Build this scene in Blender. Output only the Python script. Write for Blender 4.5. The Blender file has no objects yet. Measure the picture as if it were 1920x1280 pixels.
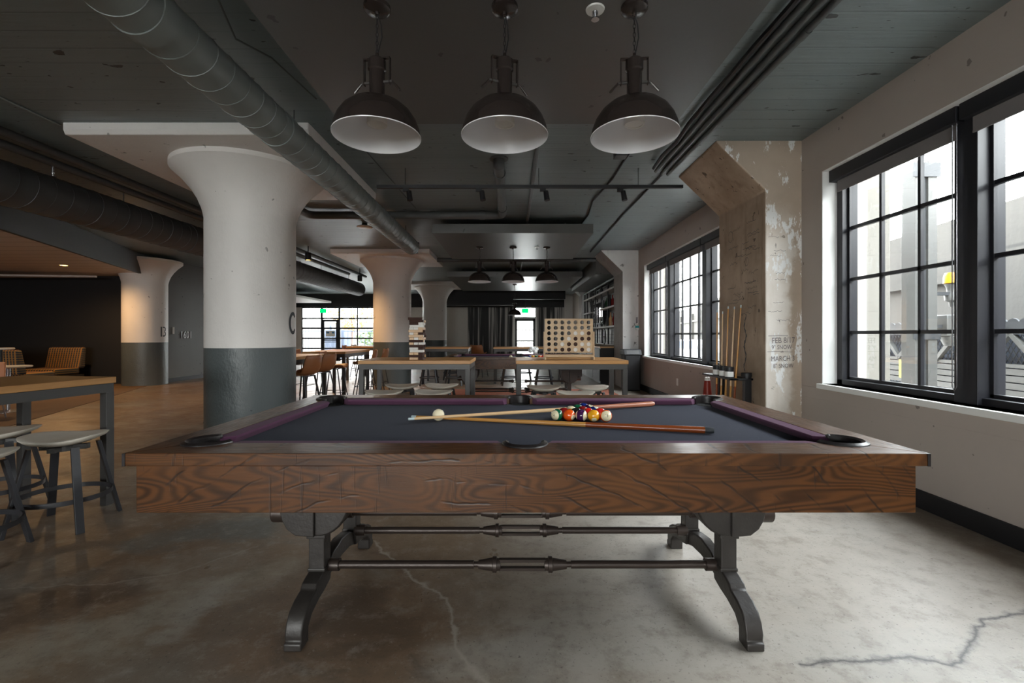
import bpy, bmesh, math, random
from mathutils import Vector, Matrix, Euler
from math import pi, sin, cos, radians as R, sqrt
random.seed(7)
sc = bpy.context.scene
col = sc.collection

# ------------------------------------------------------------------ camera, sky, exposure
EYE = 1.183                      # eye height above the floor
cam_d = bpy.data.cameras.new('camera'); cam_d.lens = 16.0; cam_d.sensor_width = 36.0
cam_d.shift_y = -0.00625; cam_d.clip_start = 0.05; cam_d.clip_end = 400
cam = bpy.data.objects.new('camera', cam_d); cam.location = (0, 0, EYE); cam.rotation_euler = (pi/2, 0, 0)
col.objects.link(cam); sc.camera = cam
world = bpy.data.worlds.new('overcast_sky'); sc.world = world; world.use_nodes = True
wn = world.node_tree.nodes; wl = world.node_tree.links
bg = wn['Background']
tc = wn.new('ShaderNodeTexCoord'); sx = wn.new('ShaderNodeSeparateXYZ'); mr = wn.new('ShaderNodeMapRange'); cr = wn.new('ShaderNodeMix')
cr.data_type = 'RGBA'
wl.new(tc.outputs['Generated'], sx.inputs[0]); wl.new(sx.outputs['Z'], mr.inputs['Value'])
mr.inputs['From Min'].default_value = 0.0; mr.inputs['From Max'].default_value = 0.7
wl.new(mr.outputs[0], cr.inputs['Factor'])
cr.inputs['A'].default_value = (1.0, 0.985, 0.96, 1); cr.inputs['B'].default_value = (0.90, 0.95, 1.0, 1)
wl.new(cr.outputs['Result'], bg.inputs['Color'])
bg.inputs['Strength'].default_value = 13.0
sc.view_settings.view_transform = 'Standard'; sc.view_settings.look = 'None'
sc.view_settings.gamma = 1.0; sc.view_settings.use_curve_mapping = False
sc.view_settings.exposure = 0.85
sc.cycles.use_denoising = True
sc.cycles.max_bounces = 10; sc.cycles.diffuse_bounces = 5; sc.cycles.glossy_bounces = 4
sc.cycles.transparent_max_bounces = 12
sc.cycles.sample_clamp_indirect = 8.0
sc.cycles.caustics_reflective = False; sc.cycles.caustics_refractive = False

def portal(loc, rot, sx_, sy_):
    d = bpy.data.lights.new('daylight_opening', 'AREA'); d.shape = 'RECTANGLE'; d.size = sx_; d.size_y = sy_
    d.cycles.is_portal = True
    o = bpy.data.objects.new('daylight_opening', d); o.location = loc; o.rotation_euler = rot; col.objects.link(o)
XW = 2.80                        # inner face of the window wall
# openings of the daylight windows: the two seen in the wall, one more bay behind the camera, the rear glazing
WIN = [(0.16, 4.11), (5.68, 9.63), (-5.75, -1.80)]
for a, b in WIN:
    portal((3.09, (a+b)/2, 1.69), (0, pi/2, 0), 1.9, b-a)
portal((-7.23, 20.98, 1.25), (-pi/2, 0, 0), 4.9, 2.5)
portal((-2.5, -6.55, 1.55), (pi/2, 0, 0), 5.4, 1.8)

def lamp(kind, name, loc, power, color=(1, .62, .25), size=.05, rot=(0, 0, 0), spot=None):
    d = bpy.data.lights.new(name, kind); d.energy = power; d.color = color
    if kind == 'SPOT':
        d.spot_size = R(spot or 100); d.spot_blend = .6; d.shadow_soft_size = size
    elif kind == 'POINT': d.shadow_soft_size = size
    o = bpy.data.objects.new(name, d); o.location = loc; o.rotation_euler = rot; col.objects.link(o)
    return o

# ------------------------------------------------------------------ materials
def newmat(name):
    m = bpy.data.materials.new(name); m.use_nodes = True
    nt = m.node_tree; nt.nodes.clear()
    out = nt.nodes.new('ShaderNodeOutputMaterial')
    return m, nt, out
class N:
    """small node-writing helper"""
    def __init__(s, nt): s.nt = nt
    def n(s, t, **kw):
        x = s.nt.nodes.new(t)
        for k, v in kw.items(): setattr(x, k, v)
        return x
    def set(s, sock, v):
        if hasattr(v, 'is_output'): s.nt.links.new(v, sock)
        elif isinstance(v, (tuple, list)) and len(v) == 3 and sock.type == 'RGBA': sock.default_value = (*v, 1)
        else: sock.default_value = v
    def coord(s, scale=(1, 1, 1), which='Object', rot=(0, 0, 0), loc=(0, 0, 0)):
        t = s.n('ShaderNodeTexCoord'); m = s.n('ShaderNodeMapping')
        s.set(m.inputs['Vector'], t.outputs[which]); m.inputs['Scale'].default_value = scale
        m.inputs['Rotation'].default_value = rot; m.inputs['Location'].default_value = loc
        return m.outputs[0]
    def noise(s, vec, scale, detail=4, rough=.55, dist=0.0, out='Fac'):
        t = s.n('ShaderNodeTexNoise'); s.set(t.inputs['Vector'], vec)
        t.inputs['Scale'].default_value = scale; t.inputs['Detail'].default_value = detail
        t.inputs['Roughness'].default_value = rough; t.inputs['Distortion'].default_value = dist
        return t.outputs[out]
    def wave(s, vec, scale, dist=0, detail=2, ds=1.0, typ='BANDS', axis='X'):
        t = s.n('ShaderNodeTexWave'); t.wave_type = typ
        if typ == 'BANDS': t.bands_direction = axis
        else: t.rings_direction = axis
        s.set(t.inputs['Vector'], vec); t.inputs['Scale'].default_value = scale; t.inputs['Distortion'].default_value = dist
        t.inputs['Detail'].default_value = detail; t.inputs['Detail Scale'].default_value = ds
        return t.outputs['Fac']
    def ramp(s, fac, stops):
        t = s.n('ShaderNodeValToRGB'); s.set(t.inputs[0], fac); e = t.color_ramp.elements
        while len(e) < len(stops): e.new(.5)
        for x, (p, c) in zip(e, stops):
            x.position = p; x.color = (c, c, c, 1) if isinstance(c, (int, float)) else (*c, 1)
        return t.outputs[0]
    def mix(s, f, a, b, blend='MIX'):
        t = s.n('ShaderNodeMix'); t.data_type = 'RGBA'; t.blend_type = blend
        s.set(t.inputs['Factor'], f); s.set(t.inputs['A'], a); s.set(t.inputs['B'], b)
        return t.outputs['Result']
    def math(s, op, a, b=0.0, c=None, clamp=False):
        t = s.n('ShaderNodeMath', operation=op); t.use_clamp = clamp
        s.set(t.inputs[0], a); s.set(t.inputs[1], b)
        if c is not None: s.set(t.inputs[2], c)
        return t.outputs[0]
    def vm(s, op, a, b=None, sc_=None, out='Vector'):
        t = s.n('ShaderNodeVectorMath', operation=op); s.set(t.inputs[0], a)
        if b is not None: s.set(t.inputs[1], b)
        if sc_ is not None: s.set(t.inputs['Scale'], sc_)
        return t.outputs[out]
    def bump(s, h, strength=.3, dist=.01):
        t = s.n('ShaderNodeBump'); t.inputs['Strength'].default_value = strength; t.inputs['Distance'].default_value = dist
        s.set(t.inputs['Height'], h); return t.outputs[0]
    def pbsdf(s, out, color, rough=.5, metal=0.0, normal=None, **kw):
        p = s.n('ShaderNodeBsdfPrincipled'); s.set(p.inputs['Base Color'], color); s.set(p.inputs['Roughness'], rough)
        s.set(p.inputs['Metallic'], metal)
        if normal is not None: s.set(p.inputs['Normal'], normal)
        for k, v in kw.items(): s.set(p.inputs[k], v)
        s.nt.links.new(p.outputs[0], out.inputs[0]); return p
def simple(name, c, rough=.5, metal=0.0, var=.12, scale=14, bump=.0, bscale=60, **kw):
    m, nt, out = newmat(name); g = N(nt); v = g.coord()
    f = g.noise(v, scale, 5)
    lo = tuple(x*(1-var) for x in c); hi = tuple(min(1, x*(1+var)) for x in c)
    cc = g.mix(f, lo, hi)
    nrm = g.bump(g.noise(v, bscale, 4), bump, .004) if bump else None
    g.pbsdf(out, cc, rough, metal, nrm, **kw); return m
def emit(name, c, st):
    m, nt, out = newmat(name); g = N(nt); e = g.n('ShaderNodeEmission'); g.set(e.inputs[0], c); e.inputs[1].default_value = st
    nt.links.new(e.outputs[0], out.inputs[0]); return m
def glass(name, tint=(.96, .98, .98), refl=.07):
    m, nt, out = newmat(name); g = N(nt)
    t = g.n('ShaderNodeBsdfTransparent'); g.set(t.inputs[0], tint)
    gl = g.n('ShaderNodeBsdfGlossy'); gl.inputs['Roughness'].default_value = .02
    fr = g.n('ShaderNodeLayerWeight'); fr.inputs[0].default_value = .25
    mx = g.n('ShaderNodeMixShader'); nt.links.new(g.math('MULTIPLY', fr.outputs['Fresnel'], refl*4), mx.inputs[0])
    nt.links.new(t.outputs[0], mx.inputs[1]); nt.links.new(gl.outputs[0], mx.inputs[2]); nt.links.new(mx.outputs[0], out.inputs[0])
    return m
def seg_dist(g, p, pts):
    """distance of p (xy) to a polyline"""
    best = None
    for (ax, ay), (bx, by) in zip(pts[:-1], pts[1:]):
        a = (ax, ay, 0); ab = (bx-ax, by-ay, 0); l2 = ab[0]**2+ab[1]**2
        pa = g.vm('SUBTRACT', p, a); h = g.math('DIVIDE', g.vm('DOT_PRODUCT', pa, ab, out='Value'), l2, clamp=True)
        d = g.vm('LENGTH', g.vm('SUBTRACT', pa, g.vm('SCALE', ab, sc_=h)), out='Value')
        best = d if best is None else g.math('MINIMUM', best, d)
    return best
def fl(x, y):                    # a floor spot seen at this place in the photograph, in metres
    d = EYE*853.33/(y-628); return ((x-960)*d/853.33, d)

def m_floor():
    m, nt, out = newmat('sealed_concrete'); g = N(nt)
    p = g.coord()
    flat = g.vm('MULTIPLY', p, (1, 1, 0))
    big = g.noise(p, .55, 5, .6, .6)
    base = g.mix(g.ramp(big, [(.34, 0), (.62, 1)]), (.185, .112, .066), (.285, .207, .142))
    # pale worn patches drawn out across the room
    st = g.noise(g.coord((.55, 1.5, 1), rot=(0, 0, R(-18))), 1.3, 8, .62, .8)
    base = g.mix(g.ramp(st, [(.53, 0), (.64, .75)]), base, (.36, .325, .275))
    st2 = g.noise(g.coord((.8, 1.1, 1), loc=(3, 1, 0)), 2.4, 7, .65, 1.2)
    base = g.mix(g.ramp(st2, [(.56, 0), (.70, .8)]), base, (.115, .078, .055))
    grey = g.noise(g.coord(loc=(7, 2, 0)), .8, 4)
    base = g.mix(g.ramp(grey, [(.52, 0), (.68, .6)]), base, (.21, .21, .195))
    # window glare painted into the slab colour: lighter and greyer towards the windows
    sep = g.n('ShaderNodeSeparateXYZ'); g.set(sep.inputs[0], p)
    glare = g.math('ADD', sep.outputs['X'], g.math('MULTIPLY', g.noise(p, 1.2, 4), 1.6))
    glare_f = g.ramp(g.math('MULTIPLY', g.math('ADD', glare, 1.2), .25), [(.38, 0), (.62, 1)])
    base = g.mix(g.math('MULTIPLY', glare_f, .8), base, (.44, .405, .355))
    rag0 = g.noise(g.coord((.7, 1.4, 1), rot=(0, 0, R(-20))), 4.5, 8, .68)
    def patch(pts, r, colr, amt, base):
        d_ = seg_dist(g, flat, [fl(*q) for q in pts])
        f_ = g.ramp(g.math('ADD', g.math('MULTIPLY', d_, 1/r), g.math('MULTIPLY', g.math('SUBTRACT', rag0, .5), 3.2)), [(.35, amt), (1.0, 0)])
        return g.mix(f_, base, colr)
    base = patch([(-60, 1262), (120, 1205), (260, 1165), (400, 1110)], .20, (.34, .295, .235), .85, base)
    base = patch([(330, 1180), (400, 1108)], .10, (.36, .32, .27), .8, base)
    base = patch([(430, 1090), (540, 1060)], .12, (.34, .28, .21), .7, base)
    base = patch([(860, 1240), (990, 1205), (1080, 1260)], .16, (.44, .40, .35), .5, base)
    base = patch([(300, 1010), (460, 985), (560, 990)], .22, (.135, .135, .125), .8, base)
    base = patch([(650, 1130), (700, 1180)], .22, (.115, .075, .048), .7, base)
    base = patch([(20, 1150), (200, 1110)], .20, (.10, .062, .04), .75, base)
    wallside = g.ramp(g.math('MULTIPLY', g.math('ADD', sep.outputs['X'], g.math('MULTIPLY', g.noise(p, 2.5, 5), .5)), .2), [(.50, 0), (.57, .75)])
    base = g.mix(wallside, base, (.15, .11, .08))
    mott = g.noise(p, 9, 8, .72)
    base = g.mix(g.ramp(mott, [(.36, .42), (.5, 0)]), base, (.15, .11, .08)); base = g.mix(g.ramp(mott, [(.52, 0), (.68, .42)]), base, (.46, .41, .35))
    sp = g.noise(p, 46, 4, .7)
    base = g.mix(g.ramp(sp, [(.60, 0), (.72, .55)]), base, (.45, .41, .36))
    base = g.mix(g.ramp(g.noise(g.coord(loc=(4, 4, 4)), 60, 3, .7), [(.60, 0), (.70, .6)]), base, (.06, .045, .035))
    wob = g.vm('SCALE', g.vm('SUBTRACT', g.noise(p, 7, 5, .6, out='Color'), (.5, .5, .5)), sc_=.10)
    wp = g.vm('MULTIPLY', g.vm('ADD', p, wob), (1, 1, 0))
    pale = [fl(700, 1015), fl(770, 1080), fl(838, 1125), fl(850, 1160), fl(857, 1200), fl(878, 1240), fl(910, 1282)]
    dark = [fl(1500, 1242), fl(1600, 1236), fl(1700, 1232), fl(1785, 1242), fl(1828, 1195), fl(1840, 1165), fl(1925, 1146)]
    thin = [fl(-20, 1102), fl(190, 1096), fl(330, 1074), fl(400, 1052), fl(485, 1024)]
    d1 = seg_dist(g, wp, pale); d2 = seg_dist(g, wp, dark); d3 = seg_dist(g, wp, thin)
    rag = g.noise(p, 16, 5, .7)
    base = g.mix(g.ramp(g.math('ADD', d1, g.math('MULTIPLY', g.math('SUBTRACT', rag, .45), .16)), [(.0, .8), (.02, .0)]), base, (.42, .36, .30))
    base = g.mix(g.ramp(d1, [(.0, .85), (.011, .0)]), base, (.48, .42, .36))
    base = g.mix(g.ramp(g.math('ADD', d2, g.math('MULTIPLY', g.math('SUBTRACT', rag, .5), .10)), [(.0, .55), (.022, .0)]), base, (.10, .095, .09))
    base = g.mix(g.ramp(d2, [(.0, .9), (.010, .0)]), base, (.05, .045, .045))
    base = g.mix(g.ramp(d3, [(.0, .6), (.007, .0)]), base, (.42, .37, .32))
    rough = g.ramp(g.noise(p, 3.5, 6, .65), [(.3, .26), (.7, .48)])
    h = g.math('ADD', g.noise(p, 90, 5, .7), g.math('MULTIPLY', g.noise(p, 12, 4), 1.5))
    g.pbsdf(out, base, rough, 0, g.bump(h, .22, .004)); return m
def m_darkwood(name, axis='X', k=1.0):
    """rough-sawn, dark stained oak; grain along axis"""
    m, nt, out = newmat(name); g = N(nt)
    sca = {'X': (.55, 5, 5), 'Y': (5, .55, 5)}[axis]
    s2 = {'X': (.50, 2.6, 2.6), 'Y': (2.6, .50, 2.6)}[axis]
    body = g.noise(g.coord(s2, loc=(.7, .3, .45)), 1.55, 2, .42, .25)
    ring = g.math('SINE', g.math('MULTIPLY', body, 400.0)); ring = g.math('ADD', g.math('MULTIPLY', ring, .5), .5)
    fine = g.noise(g.coord(tuple(x*9 for x in sca)), 2.2, 4, .6)
    c = g.mix(g.ramp(ring, [(.0, 0), (.85, 1)]), (.036*k, .0128*k, .0038*k), (.118*k, .043*k, .0110*k))
    c = g.mix(g.math('MULTIPLY', fine, .55), c, (.030*k, .0125*k, .0045*k))
    c = g.mix(g.ramp(g.noise(g.coord((1, 1.6, 1.6)), 1.9, 3), [(.42, 0), (.70, .65)]), c, (.128*k, .050*k, .0145*k))
    c = g.mix(g.ramp(g.noise(g.coord(loc=(6, 2, 2)), 2.3, 3), [(.52, 0), (.74, .7)]), c, (.030*k, .014*k, .007*k))
    # circular-saw arcs
    o = g.coord(loc=(.25, 0, .45) if axis == 'X' else (0, .25, .45))
    saw = g.wave(o, 4.3, 2.0, 2, 2.0, 'RINGS', 'Y' if axis == 'X' else 'X')
    msk = g.ramp(g.noise(g.coord(loc=(3, 1, 2)), 7, 3), [(.46, 0), (.56, 1)])
    sawl = g.math('MULTIPLY', g.ramp(saw, [(.0, 1), (.035, 0)]), msk)
    c = g.mix(g.math('MULTIPLY', sawl, .85), c, (.018, .010, .007))
    # upright saw nicks
    nick = g.ramp(g.noise(g.coord((34, 34, 3.0)), 1.0, 3, .7), [(.62, 0), (.67, 1)])
    c = g.mix(g.math('MULTIPLY', nick, .55), c, (.02, .012, .009))
    h = g.math('SUBTRACT', g.math('MULTIPLY', fine, .5), g.math('ADD', sawl, g.math('MULTIPLY', nick, .6)))
    g.pbsdf(out, c, g.ramp(fine, [(.3, .30), (.8, .50)]), 0, g.bump(h, .28, .003), **{'Coat Weight': .12, 'Coat Roughness': .2, 'Specular IOR Level': .28}); return m
def m_wood(name, a, b, sca=(1.2, 14, 14), rough=.38):
    m, nt, out = newmat(name); g = N(nt)
    f = g.wave(g.coord(sca), 1.2, 5, 3, 1.4, 'BANDS', 'Y'); fn = g.noise(g.coord(tuple(x*5 for x in sca)), 2, 4)
    c = g.mix(g.math('ADD', g.math('MULTIPLY', f, .6), g.math('MULTIPLY', fn, .4)), a, b)
    g.pbsdf(out, c, rough, 0, g.bump(fn, .08, .002)); return m
def m_ceiling():
    m, nt, out = newmat('painted_board_formed_concrete'); g = N(nt); p = g.coord()
    ln = g.wave(g.coord((.03, 1, 1)), 1.9, 1.2, 3, 3, 'BANDS', 'Y')
    line = g.math('MULTIPLY', g.ramp(ln, [(.0, 1), (.04, 0)]), g.ramp(g.noise(g.coord((.5, 2, 1), loc=(3, 3, 3)), 1.4, 4), [(.38, .15), (.62, 1)]))
    c = g.mix(g.noise(g.coord((.4, 2.5, 1)), 2.0, 5), (.150, .182, .187), (.198, .238, .243))
    spk = g.ramp(g.noise(g.coord((1, 1.8, 1)), 5.5, 3, .45), [(.70, 0), (.715, 1)])
    chip = g.ramp(g.noise(g.coord((1, 3.2, 1), loc=(5, 3, 0)), 14, 3, .5), [(.70, 0), (.73, 1)])
    c = g.mix(g.math('MULTIPLY', line, .30), c, (.04, .044, .046))
    c = g.mix(g.math('MAXIMUM', spk, chip), c, (.022, .024, .026))
    h = g.math('SUBTRACT', g.noise(g.coord((.5, 6, 1)), 4, 5), g.math('ADD', g.math('MULTIPLY', line, .5), g.math('MULTIPLY', spk, 1.5)))
    g.pbsdf(out, c, .40, 0, g.bump(h, .4, .008)); return m
def m_rawconcrete(name, a, b, stain, white=0.0, worn=False):
    m, nt, out = newmat(name); g = N(nt); p = g.coord()
    c = g.mix(g.ramp(g.noise(p, 2.2, 7, .62), [(.35, 0), (.65, 1)]), a, b)
    c = g.mix(g.ramp(g.noise(g.coord((3, 3, .5)), 3.2, 5), [(.55, 0), (.72, .6)]), c, stain)
    c = g.mix(g.ramp(g.noise(g.coord(loc=(2, 5, 1)), 9, 4, .55), [(.66, 0), (.69, .9)]), c, tuple(x*.35 for x in stain))
    c = g.mix(g.ramp(g.noise(g.coord((6, 6, 1.0), loc=(1, 8, 3)), 5, 4, .6), [(.68, 0), (.70, .85)]), c, tuple(x*.2 for x in stain))
    if worn:      # whitewash rubbed off towards the wall and under the ceiling
        sep = g.n('ShaderNodeSeparateXYZ'); g.set(sep.inputs[0], p); jig = g.math('MULTIPLY', g.math('SUBTRACT', g.noise(p, 3.5, 5), .5), .45)
        ex = g.ramp(g.math('ADD', g.math('MULTIPLY', sep.outputs['X'], .1), g.math('MULTIPLY', jig, .1)), [(.264, 0), (.270, 1)])
        ez = g.ramp(g.math('MULTIPLY', g.math('ADD', sep.outputs['Z'], jig), .25), [(.50, 0), (.62, 1)])
        c = g.mix(g.math('MAXIMUM', ex, ez), c, g.mix(g.noise(p, 5, 6), (.42, .335, .26), (.56, .46, .37)))
    if white:
        pk = g.ramp(g.noise(g.coord((1.6, 1.6, .7), loc=(9, 1, 4)), 4.2, 7, .7), [(.55, 0), (.58, 1)])
        c = g.mix(g.math('MULTIPLY', pk, white), c, (.86, .86, .85))
    g.pbsdf(out, c, .72, 0, g.bump(g.noise(p, 26, 6, .65), .35, .006)); return m
def m_paint(name, c, rough=.55, lumps=.25, scale=9):
    m, nt, out = newmat(name); g = N(nt); p = g.coord()
    cc = g.mix(g.noise(p, 3, 5), tuple(x*.93 for x in c), tuple(min(1, x*1.05) for x in c))
    cc = g.mix(g.ramp(g.noise(g.coord(loc=(4, 2, 8)), 11, 3, .45), [(.715, 0), (.73, .8)]), cc, tuple(x*.35 for x in c))
    h = g.math('ADD', g.noise(p, scale, 5, .55), g.math('MULTIPLY', g.noise(g.coord((3, 3, 1)), 26, 3), .25))
    g.pbsdf(out, cc, rough, 0, g.bump(h, lumps, .012)); return m
def m_cloth(name, c, rough=.95, sc_=900):
    m, nt, out = newmat(name); g = N(nt); p = g.coord()
    f = g.noise(p, sc_, 2); lint = g.ramp(g.noise(g.coord(loc=(1, 2, 3)), 190, 2, .5), [(.735, 0), (.76, .5)])
    cc = g.mix(f, tuple(x*.75 for x in c), tuple(x*1.3 for x in c)); cc = g.mix(g.ramp(g.noise(p, 2.5, 4), [(.3, 0), (.8, .35)]), cc, tuple(x*1.35 for x in c))
    cc = g.mix(lint, cc, (.22, .23, .28))
    g.pbsdf(out, cc, rough, 0, g.bump(f, .12, .001), **{'Sheen Weight': .04, 'Sheen Roughness': .5, 'Specular IOR Level': .2}); return m
def m_plaid():
    m, nt, out = newmat('plaid_wool'); g = N(nt)
    a = g.wave(g.coord(), 5.5, 0, 0, 1, 'BANDS', 'X'); b = g.wave(g.coord(), 7, 0, 0, 1, 'BANDS', 'Z')
    c = g.mix(g.ramp(a, [(.62, 0), (.66, 1)]), (.035, .04, .05), (.36, .16, .045)); c = g.mix(g.ramp(b, [(.8, 0), (.84, .6)]), c, (.30, .20, .05))
    g.pbsdf(out, c, .9); return m
def m_mural():
    m, nt, out = newmat('forest_mural_print'); g = N(nt)
    t1 = g.noise(g.coord((2.6, 1, .06)), 2.2, 3, .6); t2 = g.noise(g.coord((9, 1, .12), loc=(3, 0, 0)), 2.0, 3, .55)
    c = g.mix(g.ramp(t1, [(.46, 0), (.52, 1)]), (.018, .018, .019), (.42, .40, .39))
    c = g.mix(g.ramp(t2, [(.50, 0), (.55, .9)]), c, (.014, .014, .015))
    br = g.noise(g.coord((1, 1, 1)), 4.5, 6, .7); sep = g.n('ShaderNodeSeparateXYZ'); g.set(sep.inputs[0], g.coord())
    up = g.ramp(g.math('ADD', g.math('MULTIPLY', sep.outputs['Z'], .5), g.math('MULTIPLY', br, .7)), [(1.25/2+.62-.12, 0), (1.25/2+.62+.06, .85)])
    c = g.mix(up, c, (.015, .015, .016)); g.pbsdf(out, c, .6); return m
def m_brick(name, c, mortar, scale=1.0):
    m, nt, out = newmat(name); g = N(nt)
    t = g.n('ShaderNodeTexBrick'); g.set(t.inputs['Vector'], g.coord((1, 1, 1), rot=(pi/2, 0, pi/2))); g.set(t.inputs['Color1'], c); g.set(t.inputs['Color2'], tuple(x*.9 for x in c))
    g.set(t.inputs['Mortar'], mortar); t.inputs['Scale'].default_value = 5*scale; t.inputs['Mortar Size'].default_value = .03
    g.pbsdf(out, t.outputs[0], .4); return m
def m_striped(name, a, b, axis, scale, rough=.6):
    m, nt, out = newmat(name); g = N(nt)
    ln = g.ramp(g.wave(g.coord(), scale, 0, 0, 1, 'BANDS', axis), [(.0, 1), (.06, 0)])
    c = g.mix(g.noise(g.coord(), 3, 4), tuple(x*.9 for x in a), a); c = g.mix(ln, c, b)
    g.pbsdf(out, c, rough, 0, g.bump(g.math('SUBTRACT', 1.0, ln), .4, .005)); return m
def m_overpass():
    m, nt, out = newmat('darkened_cast_concrete'); g = N(nt); p = g.coord()  # concrete colour darkened to offset the overbright daylight outside
    c = g.mix(g.noise(p, .9, 8, .7), (.034, .031, .027), (.058, .053, .046))
    c = g.mix(g.ramp(g.noise(g.coord((2, 2, .15)), 2, 5), [(.5, 0), (.75, .6)]), c, (.028, .026, .024))
    jt = g.ramp(g.wave(g.coord((1, 1, 1)), .19, 0, 0, 1, 'BANDS', 'Y'), [(.0, 1), (.004, 0)])
    jz = g.ramp(g.wave(g.coord((1, 1, 1)), .26, 0, 0, 1, 'BANDS', 'Z'), [(.0, 1), (.006, 0)])
    c = g.mix(g.math('MAXIMUM', jt, jz), c, (.016, .015, .013)); g.pbsdf(out, c, .85, 0, g.bump(g.noise(p, 12, 5), .3, .01)); return m
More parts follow.
